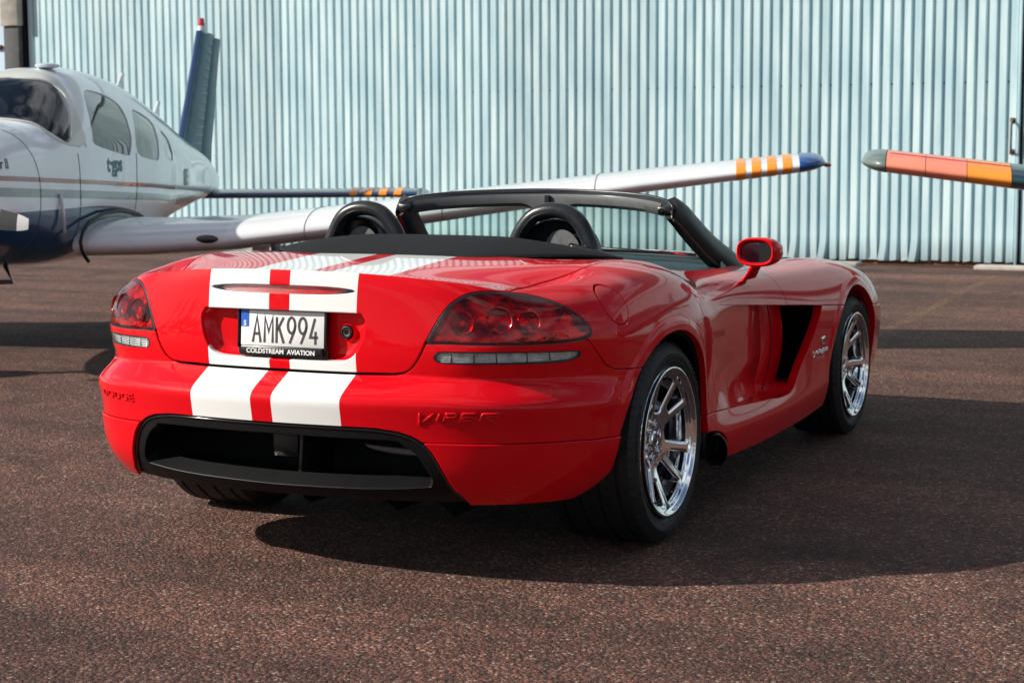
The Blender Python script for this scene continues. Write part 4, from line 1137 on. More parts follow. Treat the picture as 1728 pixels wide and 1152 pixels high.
# ------------------------------------------------------------------ windscreen
hd = spline([(-.612, .925, 1.088), (-.590, .945, 1.112), (-.53, .985, 1.131), (-.40, 1.045, 1.145), (-.2, 1.10, 1.154), (0, 1.12, 1.157), (.2, 1.10, 1.154), (.40, 1.045, 1.145), (.53, .985, 1.131), (.590, .945, 1.112), (.612, .925, 1.088)], 60)
M['pillarblack'] = mat('pillar_black', (.006, .007, .008), .34, spec=.3)
ws = thing('windscreen', '', ''); del ws['label'], ws['category']; ws.parent = car
V, F = [], []
sec = [(0, 0), (-.012, .002), (-.020, -.008), (-.026, -.026), (-.020, -.050), (-.006, -.054), (.020, -.045), (.030, -.020), (.018, -.004)]   # (y, z) section of the header
for p in hd:
    for dy, dz in sec: V.append((p[0], p[1]+dy, p[2]+dz*(1-.25*(abs(p[0])/.6)**4)))
n = len(sec)
for i in range(len(hd)-1):
    for k in range(n): F.append((i*n+k, (i+1)*n+k, (i+1)*n+(k+1) % n, i*n+(k+1) % n))
F += [tuple(range(n)), tuple((len(hd)-1)*n+k for k in range(n))[::-1]]
pyd('header_rail', V, F, M['gloss'], ws, angle=40)
V, F = sweep([(p[0], p[1]-.004, p[2]+.003) for p in hd], .007, 8); pyd('seal', V, F, M['black'], ws)
V, F = [], []                                        # grey inner trim with the mirror boss in the middle
hi = hd[4:-4]
for p in hi:
    b_ = .030*math.exp(-(p[0]/.085)**4)
    for dy, dz in ((-.0285, -.012), (-.032, -.028), (-.028, -.049-b_), (-.010, -.062-b_), (.02, -.060-b_)): V.append((p[0], p[1]+dy, p[2]+dz))
for i in range(len(hi)-1):
    for k in range(4): F.append((i*5+k, (i+1)*5+k, (i+1)*5+k+1, i*5+k+1))
pyd('header_trim', V, F, M['trimgrey'], ws, angle=40)
bm = bmesh.new(); box(bm, (0.0, 1.082, 1.115), (.022, .014, .05), .003); bm_obj('catch', bm, M['matte'], ws)
bm = bmesh.new(); box(bm, (.02, 1.17, 1.045), (.20, .03, .055), .02); bm_obj('interior_mirror', bm, M['black'], ws)
base = spline([(-.705, 1.37, .835), (-.62, 1.49, .848), (-.45, 1.59, .857), (-.22, 1.66, .863), (0, 1.68, .865), (.22, 1.66, .863), (.45, 1.59, .857), (.62, 1.49, .848), (.705, 1.37, .835)], 60)
def glass(u, v):
    i = u*59; a = int(min(58, i)); t = i-a
    T_ = hd[a]*(1-t)+hd[a+1]*t; B_ = base[a]*(1-t)+base[a+1]*t
    p = T_*(1-v)+B_*v; p = p.copy(); p[1] += .030*math.sin(math.pi*v); p[2] += .010*math.sin(math.pi*v)-.02*(1-v)
    return tuple(p)
sheet('glass', glass, 60, 16, M['windscreen'], ws)
V, F = sweep([tuple(p+np.array([0, 0, .002])) for p in base], .014, 8); pyd('cowl_seal', V, F, M['black'], ws)
for s in (1, -1):
    P = spline([(.598, .928, 1.092), (.615, .985, 1.058), (.640, 1.09, .985), (.668, 1.22, .905), (.700, 1.375, .832), (.705, 1.41, .812)], 24)
    V, F = [], []
    sec = [(-.032, -.056), (.004, -.072), (.024, -.044), (.030, .015), (.018, .048), (-.014, .052), (-.032, .02)]   # (x, along the glass)
    for i, p in enumerate(P):
        t = (P[min(i+1, 23)]-P[max(i-1, 0)]); t /= np.linalg.norm(t); q = np.array([0, -t[2], t[1]]); q /= np.linalg.norm(q)
        g_ = 1.0 if i > 3 else .8+.05*i
        for a, b in sec: V.append(tuple(np.array([s*(p[0]+a*g_), p[1], p[2]])+np.array([0, q[1]*b*-1*g_, q[2]*b*-1*g_])))
    n = len(sec)
    for i in range(len(P)-1):
        for k in range(n): F.append((i*n+k, (i+1)*n+k, (i+1)*n+(k+1) % n, i*n+(k+1) % n))
    F += [tuple(range(n)), tuple((len(P)-1)*n+k for k in range(n))[::-1]]
    pl = pyd('pillar', V, F, M['pillarblack'], ws, angle=35)
    V, F = sweep([(s*(p[0]+.018), p[1]-.058, p[2]-.026) for p in P[1:]], .0055, 8); pyd('door_seal', V, F, M['rubber'], ws)
    # corner casting with the roof catch hole
    bm = bmesh.new(); box(bm, (s*.575, .925, 1.088), (.060, .035, .034), .010, ); bm_obj('roof_catch', bm, M['satin'], ws)
    lathe('catch_hole', [(-.002, .011), (-.004, .009), (.012, .008), (.012, .0001)], 18, M['matte'], ws, axis='y', loc=(s*.565, .908, 1.088))
    # triangular glass seal at the foot of the pillar
    V = [(s*.722, 1.16, .842), (s*.712, 1.34, .838), (s*.690, 1.26, .895)]; V += [(x-s*.012, y, z) for x, y, z in V]
    pyd('quarter_seal', V, [(0, 1, 2), (5, 4, 3), (0, 3, 4, 1), (1, 4, 5, 2), (2, 5, 3, 0)], M['black'], ws, smooth=False)
# wiper
V, F = sweep([(.45, 1.625, .872), (.1, 1.675, .885), (-.15, 1.66, .895)], .008, 8); pyd('wiper', V, F, M['black'], ws)
V, F = sweep([(-.05, 1.645, .903), (-.60, 1.52, .885)], .007, 8); pyd('wiper', V, F, M['black'], ws)

# ------------------------------------------------------------------ door mirrors
for s in (1, -1):
    mr_ = thing('door_mirror', '', ''); del mr_['label'], mr_['category']; mr_.parent = car
    def shell_ring(y, w_, h, cx, cz, n=40, e=.72):
        return [(s*(cx+w_*math.copysign(abs(math.cos(a))**e, math.cos(a))), y, cz+h*math.copysign(abs(math.sin(a))**e, math.sin(a))+.10*(w_*math.cos(a))*0) for a in np.linspace(0, 2*math.pi, n, endpoint=False)]
    R_ = [(.898, .060, .040), (.890, .064, .0435), (.886, .070, .049), (.889, .0745, .053), (.900, .077, .0555), (.925, .077, .055), (.955, .072, .051), (.985, .062, .043), (1.010, .047, .032), (1.024, .026, .018), (1.028, .002, .002)]
    V, F = [], []; n = 40
    for i, (y, w_, h) in enumerate(R_): V += shell_ring(y, w_, h, .952+(y-.89)*.20, .937)
    for r_ in range(len(R_)-1):
        for i in range(n): F.append((r_*n+i, r_*n+(i+1) % n, (r_+1)*n+(i+1) % n, (r_+1)*n+i))
    pyd('housing', V, F, M['red'], mr_, angle=60)
    V = shell_ring(.8965, .0595, .0395, .955, .937); pyd('surround', V, [tuple(range(n))], M['matte'], mr_)
    gm = M.setdefault('mirrorglass', mat('mirror_glass', (.14, .16, .17), .02, 1.0))
    V = [(x+s*0, y+(x-s*.955)*s*.10, z) for x, y, z in shell_ring(.8955, .0560, .0362, .955, .937)]; pyd('mirror_glass', V, [tuple(range(n))], gm, mr_)
    st2 = [(.948, .955, .905), (.935, .965, .888), (.915, .985, .860), (.895, 1.010, .838), (.868, 1.045, .818)]
    V, F = [], []
    for i, p in enumerate(spline(st2, 12)):
        k = i/11; wv = .028+.006*k+.022*max(0, k-.6)**2*6; hv = .031+.03*max(0, k-.55)
        for a in np.linspace(0, 2*math.pi, 20, endpoint=False): V.append((s*(p[0]+hv*math.cos(a)*.8), p[1]+wv*math.sin(a), p[2]+hv*.25*math.cos(a)))
    for r_ in range(11):
        for i in range(20): F.append((r_*20+i, r_*20+(i+1) % 20, (r_+1)*20+(i+1) % 20, (r_+1)*20+i))
    pyd('stalk', V, F, M['red'], mr_)
    if s < 0: mr_.location = (.03, .10, -.004)
# ================================================================== ground
def ground_mat():
    m, t, b = new_mat('red_aggregate_asphalt'); L_ = t.links
    N_ = lambda k, **kw: (lambda n: ([setattr(n, a, v) for a, v in kw.items()], n)[1])(t.nodes.new(k))
    tcn = N_('ShaderNodeTexCoord'); geo = tcn.outputs['Object']
    jit = N_('ShaderNodeTexNoise'); jit.inputs['Scale'].default_value = 60
    mixv = N_('ShaderNodeVectorMath', operation='MULTIPLY_ADD'); mixv.inputs[1].default_value = (.006, .006, .006)
    L_.new(geo, jit.inputs[0]); L_.new(jit.outputs['Color'], mixv.inputs[0]); L_.new(geo, mixv.inputs[2])
    vo = N_('ShaderNodeTexVoronoi', feature='F1'); vo.inputs['Scale'].default_value = 84; vo.inputs['Randomness'].default_value = 1
    v2 = N_('ShaderNodeTexVoronoi', feature='F1'); v2.inputs['Scale'].default_value = 260
    L_.new(mixv.outputs[0], vo.inputs['Vector']); L_.new(mixv.outputs[0], v2.inputs['Vector'])
    sep = N_('ShaderNodeSeparateColor'); L_.new(vo.outputs['Color'], sep.inputs[0])
    ramp = N_('ShaderNodeValToRGB'); e = ramp.color_ramp.elements
    e[0].position = 0; e[0].color = (.020, .018, .019, 1); e[1].position = 1; e[1].color = (.62, .56, .48, 1)
    for p, c in ((.16, (.045, .033, .032, 1)), (.34, (.13, .062, .050, 1)), (.55, (.24, .110, .082, 1)), (.74, (.36, .175, .130, 1)), (.86, (.27, .20, .17, 1)), (.94, (.38, .33, .29, 1)), (.985, (.55, .46, .38, 1))):
        q = e.new(p); q.color = c
    L_.new(sep.outputs[0], ramp.inputs[0])
    sep2 = N_('ShaderNodeSeparateColor'); L_.new(v2.outputs['Color'], sep2.inputs[0])
    r2 = N_('ShaderNodeValToRGB'); e = r2.color_ramp.elements; e[0].color = (.018, .015, .016, 1); e[1].color = (.21, .125, .105, 1); e[1].position = .95
    L_.new(sep2.outputs[1], r2.inputs[0])
    # binder shows between the stones
    edge = N_('ShaderNodeMapRange'); edge.inputs[1].default_value = .35; edge.inputs[2].default_value = .62; L_.new(vo.outputs['Distance'], edge.inputs[0])
    mx1 = N_('ShaderNodeMix', data_type='RGBA'); L_.new(edge.outputs[0], mx1.inputs[0]); L_.new(ramp.outputs[0], mx1.inputs[6]); L_.new(r2.outputs[0], mx1.inputs[7])
    # wear and damp at the large scale
    n1 = N_('ShaderNodeTexNoise'); n1.inputs['Scale'].default_value = .55; n1.inputs['Detail'].default_value = 7; n1.inputs['Roughness'].default_value = .6; L_.new(geo, n1.inputs[0])
    n2 = N_('ShaderNodeTexNoise'); n2.inputs['Scale'].default_value = 7; n2.inputs['Detail'].default_value = 5; L_.new(geo, n2.inputs[0])
    a1 = N_('ShaderNodeMapRange'); a1.inputs[1].default_value = .36; a1.inputs[2].default_value = .66; a1.inputs[3].default_value = .72; a1.inputs[4].default_value = 1.16; L_.new(n1.outputs[0], a1.inputs[0])
    a2 = N_('ShaderNodeMapRange'); a2.inputs[1].default_value = .3; a2.inputs[2].default_value = .7; a2.inputs[3].default_value = .82; a2.inputs[4].default_value = 1.15; L_.new(n2.outputs[0], a2.inputs[0])
    mu = N_('ShaderNodeMath', operation='MULTIPLY'); L_.new(a1.outputs[0], mu.inputs[0]); L_.new(a2.outputs[0], mu.inputs[1])
    # streaks running across the apron
    mp_ = N_('ShaderNodeMapping'); mp_.inputs['Scale'].default_value = (.10, .9, 1); mp_.inputs['Rotation'].default_value = (0, 0, R(8)); L_.new(geo, mp_.inputs[0])
    n3 = N_('ShaderNodeTexNoise'); n3.inputs['Scale'].default_value = 1.6; n3.inputs['Detail'].default_value = 5; L_.new(mp_.outputs[0], n3.inputs[0])
    a3 = N_('ShaderNodeMapRange'); a3.inputs[1].default_value = .35; a3.inputs[2].default_value = .62; a3.inputs[3].default_value = .50; a3.inputs[4].default_value = 1.08; L_.new(n3.outputs[0], a3.inputs[0])
    mu2 = N_('ShaderNodeMath', operation='MULTIPLY'); L_.new(mu.outputs[0], mu2.inputs[0]); L_.new(a3.outputs[0], mu2.inputs[1])
    wm = N_('ShaderNodeVectorMath', operation='MULTIPLY'); wm.inputs[1].default_value = (.95, .79, .69); L_.new(mx1.outputs[2], wm.inputs[0])
    n4 = N_('ShaderNodeTexNoise'); n4.inputs['Scale'].default_value = 1.15; n4.inputs['Detail'].default_value = 6; n4.inputs['Distortion'].default_value = .8; L_.new(geo, n4.inputs[0])
    a4 = N_('ShaderNodeMapRange'); a4.inputs[1].default_value = .57; a4.inputs[2].default_value = .68; a4.inputs[3].default_value = 1; a4.inputs[4].default_value = .62; L_.new(n4.outputs[0], a4.inputs[0])
    mu3 = N_('ShaderNodeMath', operation='MULTIPLY'); L_.new(mu2.outputs[0], mu3.inputs[0]); L_.new(a4.outputs[0], mu3.inputs[1]); mu2 = mu3
    sc_ = N_('ShaderNodeVectorMath', operation='SCALE'); L_.new(wm.outputs[0], sc_.inputs[0]); L_.new(mu2.outputs[0], sc_.inputs['Scale'])
    L_.new(sc_.outputs[0], b.inputs['Base Color'])
    b.inputs['Roughness'].default_value = .82; b.inputs['Specular IOR Level'].default_value = .35
    hh = N_('ShaderNodeMath', operation='MULTIPLY_ADD'); hh.inputs[1].default_value = -1.0; L_.new(vo.outputs['Distance'], hh.inputs[0]); 
    h2 = N_('ShaderNodeMath', operation='MULTIPLY'); h2.inputs[1].default_value = -.4; L_.new(v2.outputs['Distance'], h2.inputs[0]); L_.new(h2.outputs[0], hh.inputs[2])
    h3 = N_('ShaderNodeMath', operation='MULTIPLY_ADD'); h3.inputs[1].default_value = .8; L_.new(sep.outputs[2], h3.inputs[0]); L_.new(hh.outputs[0], h3.inputs[2])
    bp = N_('ShaderNodeBump'); bp.inputs['Strength'].default_value = 1.0; bp.inputs['Distance'].default_value = .0085; L_.new(h3.outputs[0], bp.inputs['Height']); L_.new(bp.outputs[0], b.inputs['Normal'])
    return m
M['ground'] = ground_mat()
def plane(name, x0, y0, x1, y1, z, mt, kind='structure', parent=None):
    o = pyd(name, [(x0, y0, z), (x1, y0, z), (x1, y1, z), (x0, y1, z)], [(0, 1, 2, 3)], mt, parent, smooth=False)
    if kind: o['kind'] = kind
    return o
plane('apron_ground', -60, -70, 60, 40, 0, M['ground'])
M['field'] = mat('grass_field', (.05, .065, .025), .95, noise=.35, nscale=.4)
plane('grass_field', -900, -900, 900, 900, -.02, M['field'])
# loose chippings lying on the surface near the camera
rng = random.Random(5); bm = bmesh.new()
for i in range(2600):
    y = -4.2+rng.random()**1.4*5.2; x = -2.2+rng.random()*5.4
    if abs(x) < .98 and -1.0 < y < 3.3: continue
    r_ = rng.choice([.0016, .002, .0024, .003, .004]); a = rng.random()*6.28
    vs_ = [bm.verts.new((x+r_*math.cos(a+k*1.57)*rng.uniform(.6, 1.2), y+r_*math.sin(a+k*1.57)*rng.uniform(.6, 1.2), .0012)) for k in range(4)]
    tp = bm.verts.new((x, y, .0012+r_*rng.uniform(.5, .9)))
    for k in range(4): bm.faces.new((vs_[k], vs_[(k+1) % 4], tp))
mchip = mat('stone_chips', (.30, .20, .165), .8, noise=.75, nscale=3000)
ch = bm_obj('stone_chippings', bm, mchip, smooth=False); tag(ch, 'loose pale stone chippings scattered on the red asphalt', 'gravel', kind='stuff')
# faint yellow taxi line
def faded(name, col, cov):
    m, t, b = new_mat(name); b.inputs['Base Color'].default_value = (*col, 1); b.inputs['Roughness'].default_value = .8
    tcn = t.nodes.new('ShaderNodeTexCoord'); n = t.nodes.new('ShaderNodeTexNoise'); n.inputs['Scale'].default_value = 9; n.inputs['Detail'].default_value = 8; n.inputs['Roughness'].default_value = .75
    r_ = t.nodes.new('ShaderNodeMapRange'); r_.inputs[1].default_value = .58-cov*.3; r_.inputs[2].default_value = .66-cov*.2; r_.inputs[3].default_value = 0; r_.inputs[4].default_value = cov
    t.links.new(tcn.outputs['Object'], n.inputs[0]); t.links.new(n.outputs[0], r_.inputs[0]); t.links.new(r_.outputs[0], b.inputs['Alpha']); return m
M['yellow'] = faded('worn_yellow_paint', (.36, .22, .10), .35)
a, b_ = Vector((-.02, 6.6, .004)), Vector((-.36, 12.9, .004)); d = (b_-a).normalized(); nn = Vector((-d.y, d.x, 0))*.05
o = pyd('painted_line', [a-nn, a+nn, b_+nn, b_-nn], [(0, 1, 2, 3)], M['yellow'], smooth=False); o['kind'] = 'structure'

# ================================================================== hangar
HY = 14.15
def wall_paint():
    m, t, b = new_mat('pale_teal_sheet'); L_ = t.links
    tcn = t.nodes.new('ShaderNodeTexCoord'); oi = t.nodes.new('ShaderNodeObjectInfo')
    n = t.nodes.new('ShaderNodeTexNoise'); n.inputs['Scale'].default_value = 2.2; n.inputs['Detail'].default_value = 8; mp_ = t.nodes.new('ShaderNodeMapping'); mp_.inputs['Scale'].default_value = (3, 3, .35)
    L_.new(tcn.outputs['Object'], mp_.inputs[0]); L_.new(mp_.outputs[0], n.inputs[0])
    c = t.nodes.new('ShaderNodeMix'); c.data_type = 'RGBA'; c.inputs[6].default_value = (.41, .59, .65, 1); c.inputs[7].default_value = (.60, .76, .78, 1)
    mr = t.nodes.new('ShaderNodeMapRange'); mr.inputs[1].default_value = .35; mr.inputs[2].default_value = .65; L_.new(n.outputs[0], mr.inputs[0]); L_.new(mr.outputs[0], c.inputs[0])
    # dirt near the ground, per-sheet tone
    sx = t.nodes.new('ShaderNodeSeparateXYZ'); L_.new(tcn.outputs['Object'], sx.inputs[0])
    dr_ = t.nodes.new('ShaderNodeMapRange'); dr_.inputs[1].default_value = .0; dr_.inputs[2].default_value = .32; dr_.inputs[3].default_value = .45; dr_.inputs[4].default_value = 1; L_.new(sx.outputs[2], dr_.inputs[0])
    tn = t.nodes.new('ShaderNodeMapRange'); tn.inputs[3].default_value = .93; tn.inputs[4].default_value = 1.06; L_.new(oi.outputs['Random'], tn.inputs[0])
    mu = t.nodes.new('ShaderNodeMath'); mu.operation = 'MULTIPLY'; L_.new(dr_.outputs[0], mu.inputs[0]); L_.new(tn.outputs[0], mu.inputs[1])
    sc_ = t.nodes.new('ShaderNodeVectorMath'); sc_.operation = 'SCALE'; L_.new(c.outputs[2], sc_.inputs[0]); L_.new(mu.outputs[0], sc_.inputs['Scale']); L_.new(sc_.outputs[0], b.inputs['Base Color'])
    b.inputs['Roughness'].default_value = .42; b.inputs['Specular IOR Level'].default_value = .4; return m
M['sheetp'] = wall_paint()
M['frame'] = mat('weathered_steel', (.10, .12, .125), .6, .3, noise=.4)
M['rust'] = mat('rusty_steel', (.16, .07, .035), .75, .3, noise=.5, nscale=40)
M['concrete'] = mat('concrete', (.36, .34, .30), .85, noise=.22, nscale=8, bump=.6, bscale=60)
PITCH_, NR = .1145, 9
def sheet_mesh(nm, dents, seed):
    rg = random.Random(seed); W_ = PITCH_*NR
    prof = []
    for k in range(NR):
        x = k*PITCH_
        prof += [(x, .050), (x+.016, .050), (x+.028, .0), (x+.100, .0)]
    prof.append((W_+.001, .050))
    zs_ = [0.04, .06, .09, .12, .16, .20, .26, .34, .5, .8, 1.5, 3, 5.2]
    V, F = [], []
    kick = [rg.uniform(.25, 1) if rg.random() < .75 else 0 for _ in range(NR+1)]
    for z in zs_:
        for i, (x, y) in enumerate(prof):
            k = min(NR, i//4); dd = dents*kick[k]*max(0, 1-z/.30)**1.6
            V.append((x+dd*.045*math.sin(k*2.1), y-dd*.055+rg.uniform(-1, 1)*.0015, z+(rg.uniform(0, .02) if z < .05 else 0)))
    n = len(prof)
    for r_ in range(len(zs_)-1):
        for i in range(n-1): F.append((r_*n+i, r_*n+i+1, (r_+1)*n+i+1, (r_+1)*n+i))
    me = bpy.data.meshes.new(nm); me.from_pydata(V, [], F); me.update(); me.shade_smooth(); me.set_sharp_from_angle(angle=R(20)); me.materials.append(M['sheetp']); return me
sheets = [sheet_mesh('cladding_sheet', d, i) for i, d in enumerate((.0, .22, 1.0))]
def fixing_mesh(rows):
    bm = bmesh.new()
    for z in rows:
        for k in range(0, NR, 2):
            g_ = bmesh.ops.create_uvsphere(bm, u_segments=8, v_segments=5, radius=.0105); bmesh.ops.translate(bm, vec=(k*PITCH_+.007, .040, z), verts=g_['verts'])
    me = bpy.data.meshes.new('sheet_fixings'); bm.to_mesh(me); bm.free(); me.materials.append(M['frame']); me.shade_smooth(); return me
fxA, fxB = fixing_mesh((2.565, 1.29)), fixing_mesh((1.985, 3.2))
W_ = PITCH_*NR
def door_leaf(x1, nsheet, label, rows, dent):
    """a sliding hangar door leaf whose right edge is x1"""
    t = bpy.data.objects.new('hangar_door', None); C.objects.link(t); t.parent = hb; t.location = (x1-nsheet*W_, 0, 0); t['label'] = label
    for i in range(nsheet):
        me = sheets[0]
        if dent(i): me = sheets[dent(i)]
        o = bpy.data.objects.new('cladding_sheet', me); C.objects.link(o); o.parent = t; o.location = (i*W_, -.001*(i % 2), 0)
        f = bpy.data.objects.new('sheet_fixings', rows(i)); C.objects.link(f); f.parent = t; f.location = o.location; f['kind'] = 'stuff'
    bm = bmesh.new(); box(bm, (nsheet*W_/2, .09, 2.62), (nsheet*W_-.01, .06, 5.1)); bm_obj('door_frame', bm, M['frame'], t)
    bm = bmesh.new(); box(bm, (nsheet*W_/2, .07, .02), (nsheet*W_-.02, .05, .04)); bm_obj('bottom_rail', bm, M['rust'], t)
    return t
hb = thing('hangar_building', 'large hangar with pale teal corrugated sliding doors behind the planes', 'hangar', (0, HY, 0))
XE = -.405
dl_ = door_leaf(XE-.0, 13, 'pale teal corrugated sliding hangar door behind the small white and blue plane', lambda i: fxA if i < 6 else fxB, lambda i: 2 if i in (10, 11) else (1 if i % 3 == 1 else 0))
bm = bmesh.new(); box(bm, (13*W_+.012, .02, 2.6), (.030, .075, 5.2), .004); bm_obj('edge_post', bm, M['sheetp'], dl_)
# pull handle
hx_ = -.455-(XE-13*W_)
V, F = sweep(spline([(hx_, -.01, 1.575), (hx_, -.06, 1.565), (hx_, -.075, 1.53), (hx_, -.078, 1.41), (hx_, -.075, 1.285), (hx_, -.06, 1.25), (hx_, -.01, 1.24)], 24), .013, 10); hd_ = pyd('pull_handle', V, F, M['frame'], dl_)
for z in (1.575, 1.24):
    bm = bmesh.new(); box(bm, (hx_, .0, z), (.055, .03, .055), .008); bm_obj('handle_plate', bm, M['rust'], dl_)
dr2 = door_leaf(XE+.05+12*W_, 12, 'pale teal corrugated hangar door right of the pull handle', lambda i: fxB, lambda i: 1 if i % 3 == 0 else 0)
bm = bmesh.new(); box(bm, (.05, -.03, 1.45), (.05, .05, .10), .01); cyl(bm, (.05, -.06, 1.40), (.05, -.06, 1.49), .02, n=10); bm_obj('hasp', bm, M['rust'], dr2)
# hangar building behind the doors
xl = XE-13*W_
bm = bmesh.new(); box(bm, (xl-.18, .0, 4.10), (.30, .30, 2.2), .01); bm_obj('corner_pillar', bm, M['concrete'], hb)
M['darkplaster'] = mat('broken_plaster', (.07, .072, .075), .95, noise=.5, nscale=12, bump=1, bscale=25)
bm = bmesh.new(); box(bm, (xl-.18, .012, 1.5), (.27, .26, 3.0), .02); bm_obj('pillar_core', bm, M['darkplaster'], hb)
bm = bmesh.new(); box(bm, (xl-.018, .06, 2.6), (.034, .2, 5.2)); bm_obj('shadow_gap_strip', bm, M['matte'], hb)  # black strip stands in for the dark gap beside the pillar
M['bluepanel'] = mat('pale_blue_panel', (.47, .62, .72), .5, noise=.10, nscale=1.5)
bm = bmesh.new(); box(bm, (xl-3.35, -.02, 2.6), (6.05, .10, 5.2), .0); bm_obj('side_panel', bm, M['bluepanel'], hb)
bm = bmesh.new(); box(bm, (xl-.42, -.09, 2.72), (.11, .05, .06), .015); bm_obj('wall_lamp', bm, M['rust'], hb)
bm = bmesh.new(); box(bm, (0, .35, 5.6), (34, .9, .9), .0); bm_obj('fascia', bm, M['bluepanel'], hb)
V = [(-17, .8, 6.05), (17, .8, 6.05), (0, .8, 9.0), (-17, 22, 6.05), (17, 22, 6.05), (0, 22, 9.0), (-17, .8, 0), (17, .8, 0), (-17, 22, 0), (17, 22, 0)]
pyd('shell', V, [(0, 1, 2), (0, 2, 5, 3), (1, 4, 5, 2), (6, 7, 1, 0), (6, 0, 3, 8), (7, 9, 4, 1)], M['frame'], hb, smooth=False)
# threshold: concrete curb pieces and the door rail
rl_ = plane('door_threshold', -17, HY-.10, 15, HY+.5, .008, M['rust'])
for (x0, x1) in ((-13.6, -9.0), (-8.2, -4.2), (-2.75, -2.02), (-.75, 2.5)):
    bm = bmesh.new(); box(bm, ((x0+x1)/2, HY-.30, .015), (x1-x0, .26, .05), .012); o = bm_obj('threshold_slab', bm, M['concrete']); o['kind'] = 'structure'
# tree belt far behind the camera, seen in the paint and the chrome
rng = random.Random(11)
M['tree'] = mat('dark_foliage', (.035, .05, .022), .9, noise=.5, nscale=2)
bm = bmesh.new()
for k in range(2600):
    a = R(-170)+R(230)*rng.random(); d_ = rng.uniform(75, 92); cx_, cy_ = d_*math.sin(a+R(200)), d_*math.cos(a+R(200))
    hgt = 9+3*math.sin(a*9)+2.5*math.sin(a*23+1)
    z = rng.random()**.8*hgt; r_ = rng.uniform(1.0, 2.4)
    if cy_ > 8: continue
    vs_ = [bm.verts.new((cx_+rng.uniform(-r_, r_), cy_+rng.uniform(-r_, r_), z+rng.uniform(-r_*.6, r_*.6))) for _ in range(4)]
    for tri in ((0, 1, 2), (0, 2, 3), (1, 2, 3), (0, 1, 3)): bm.faces.new([vs_[q] for q in tri])
tb = bm_obj('tree_belt', bm, M['tree'], smooth=False); tag(tb, 'distant belt of dark trees beyond the airfield', 'wood', kind='stuff')
# ================================================================== aircraft
M['pwhite'] = mat('aircraft_white', (.62, .68, .71), .22, coat=.8, noise=.05, nscale=3)
M['wingwhite'] = mat('wing_white', (.72, .74, .75), .25, coat=.7, noise=.05, nscale=3)
M['navy'] = mat('aircraft_navy', (.003, .035, .11), .25, coat=.8, noise=.1)
M['orange_p'] = mat('orange_paint', (.93, .29, .015), .35, coat=.4, noise=.05)
M['cabin'] = thin_glass('cabin_glass', (.26, .28, .28), 1.5)
M['cabindark'] = mat('cabin_interior', (.03, .03, .032), .8, noise=.3)
M['tipblue'] = mat('wing_tip_blue', (.006, .075, .27), .3, coat=.6)
def fuse_paint():
    m, t, b = new_mat('fuselage_livery'); L_ = t.links
    tcn = t.nodes.new('ShaderNodeTexCoord'); s = t.nodes.new('ShaderNodeSeparateXYZ'); L_.new(tcn.outputs['Object'], s.inputs[0])
    def mm(op, *a):
        n = t.nodes.new('ShaderNodeMath'); n.operation = op
        for i, v in enumerate(a):
            if isinstance(v, (int, float)): n.inputs[i].default_value = v
            else: L_.new(v, n.inputs[i])
        return n.outputs[0]
    y, z = s.outputs[1], s.outputs[2]
    def band(z0, z1, sl=-.040, y0=None, y1=None):
        zz = mm('SUBTRACT', z, mm('MULTIPLY', y, sl)); o = mm('MULTIPLY', mm('GREATER_THAN', zz, z0), mm('LESS_THAN', zz, z1))
        if y1 is not None: o = mm('MULTIPLY', o, mm('LESS_THAN', y, y1))
        return o
    def mix(col, f, base):
        n = t.nodes.new('ShaderNodeMix'); n.data_type = 'RGBA'; n.inputs[7].default_value = (*col, 1); L_.new(f, n.inputs[0])
        if isinstance(base, tuple): n.inputs[6].default_value = (*base, 1)
        else: L_.new(base, n.inputs[6])
        return n.outputs[2]
    c = mix((.30, .045, .04), band(1.105, 1.135, y1=2.4), (.78, .86, .90))
    c = mix((.20, .25, .26), band(1.010, 1.065, y1=2.2), c)
    # navy belly with a swept rear edge
    edge = mm('SUBTRACT', .955, mm('MULTIPLY', mm('POWER', mm('MAXIMUM', mm('DIVIDE', mm('ADD', y, -.1), 2.0), 0.0), 2.2), .30))
    c = mix((.004, .045, .12), mm('LESS_THAN', z, edge), c)
    c = mix((.004, .05, .14), mm('MULTIPLY', band(.985, 1.07), mm('GREATER_THAN', y, 2.55)), c)
    L_.new(c, b.inputs['Base Color']); b.inputs['Roughness'].default_value = .22; b.inputs['Coat Weight'].default_value = .8
    return m
M['livery'] = fuse_paint()
def aerofoil(n=24, t=.15):
    up_, lo = [], []
    for i in range(n+1):
        x = .5*(1-math.cos(math.pi*i/n)); y = 5*t*(.2969*math.sqrt(x)-.126*x-.3516*x*x+.2843*x**3-.1036*x**4)
        up_.append((x, y*1.05)); lo.append((x, -y*.85))
    return up_[::-1]+lo[1:]          # trailing edge, over the nose, back underneath
def wing_panel(name, stations, mt, parent, x0=None, x1=None):
    """stations: (x, y_le, z, chord, thickness ratio); local x spanwise, y aft"""
    st = stations
    if x0 is not None:
        xs = np.array([q[0] for q in st]); cuts = [x0]+[q for q in xs if x0 < q < x1]+[x1]
        st = [tuple([c]+[float(np.interp(c, xs, [q[k] for q in st])) for k in range(1, 5)]) for c in cuts]
    V, F = [], []; n = None
    for (x, yl, z, ch, t) in st:
        a = aerofoil(24, t); n = len(a)
        for (u, w_) in a: V.append((x, yl+u*ch, z+w_*ch+.02*math.sin(math.pi*u)*ch))
    for i in range(len(st)-1):
        for k in range(n): F.append((i*n+k, (i+1)*n+k, (i+1)*n+(k+1) % n, i*n+(k+1) % n))
    F += [tuple(range(n)), tuple((len(st)-1)*n+k for k in range(n))[::-1]]
    return pyd(name, V, F, mt, parent, angle=50)
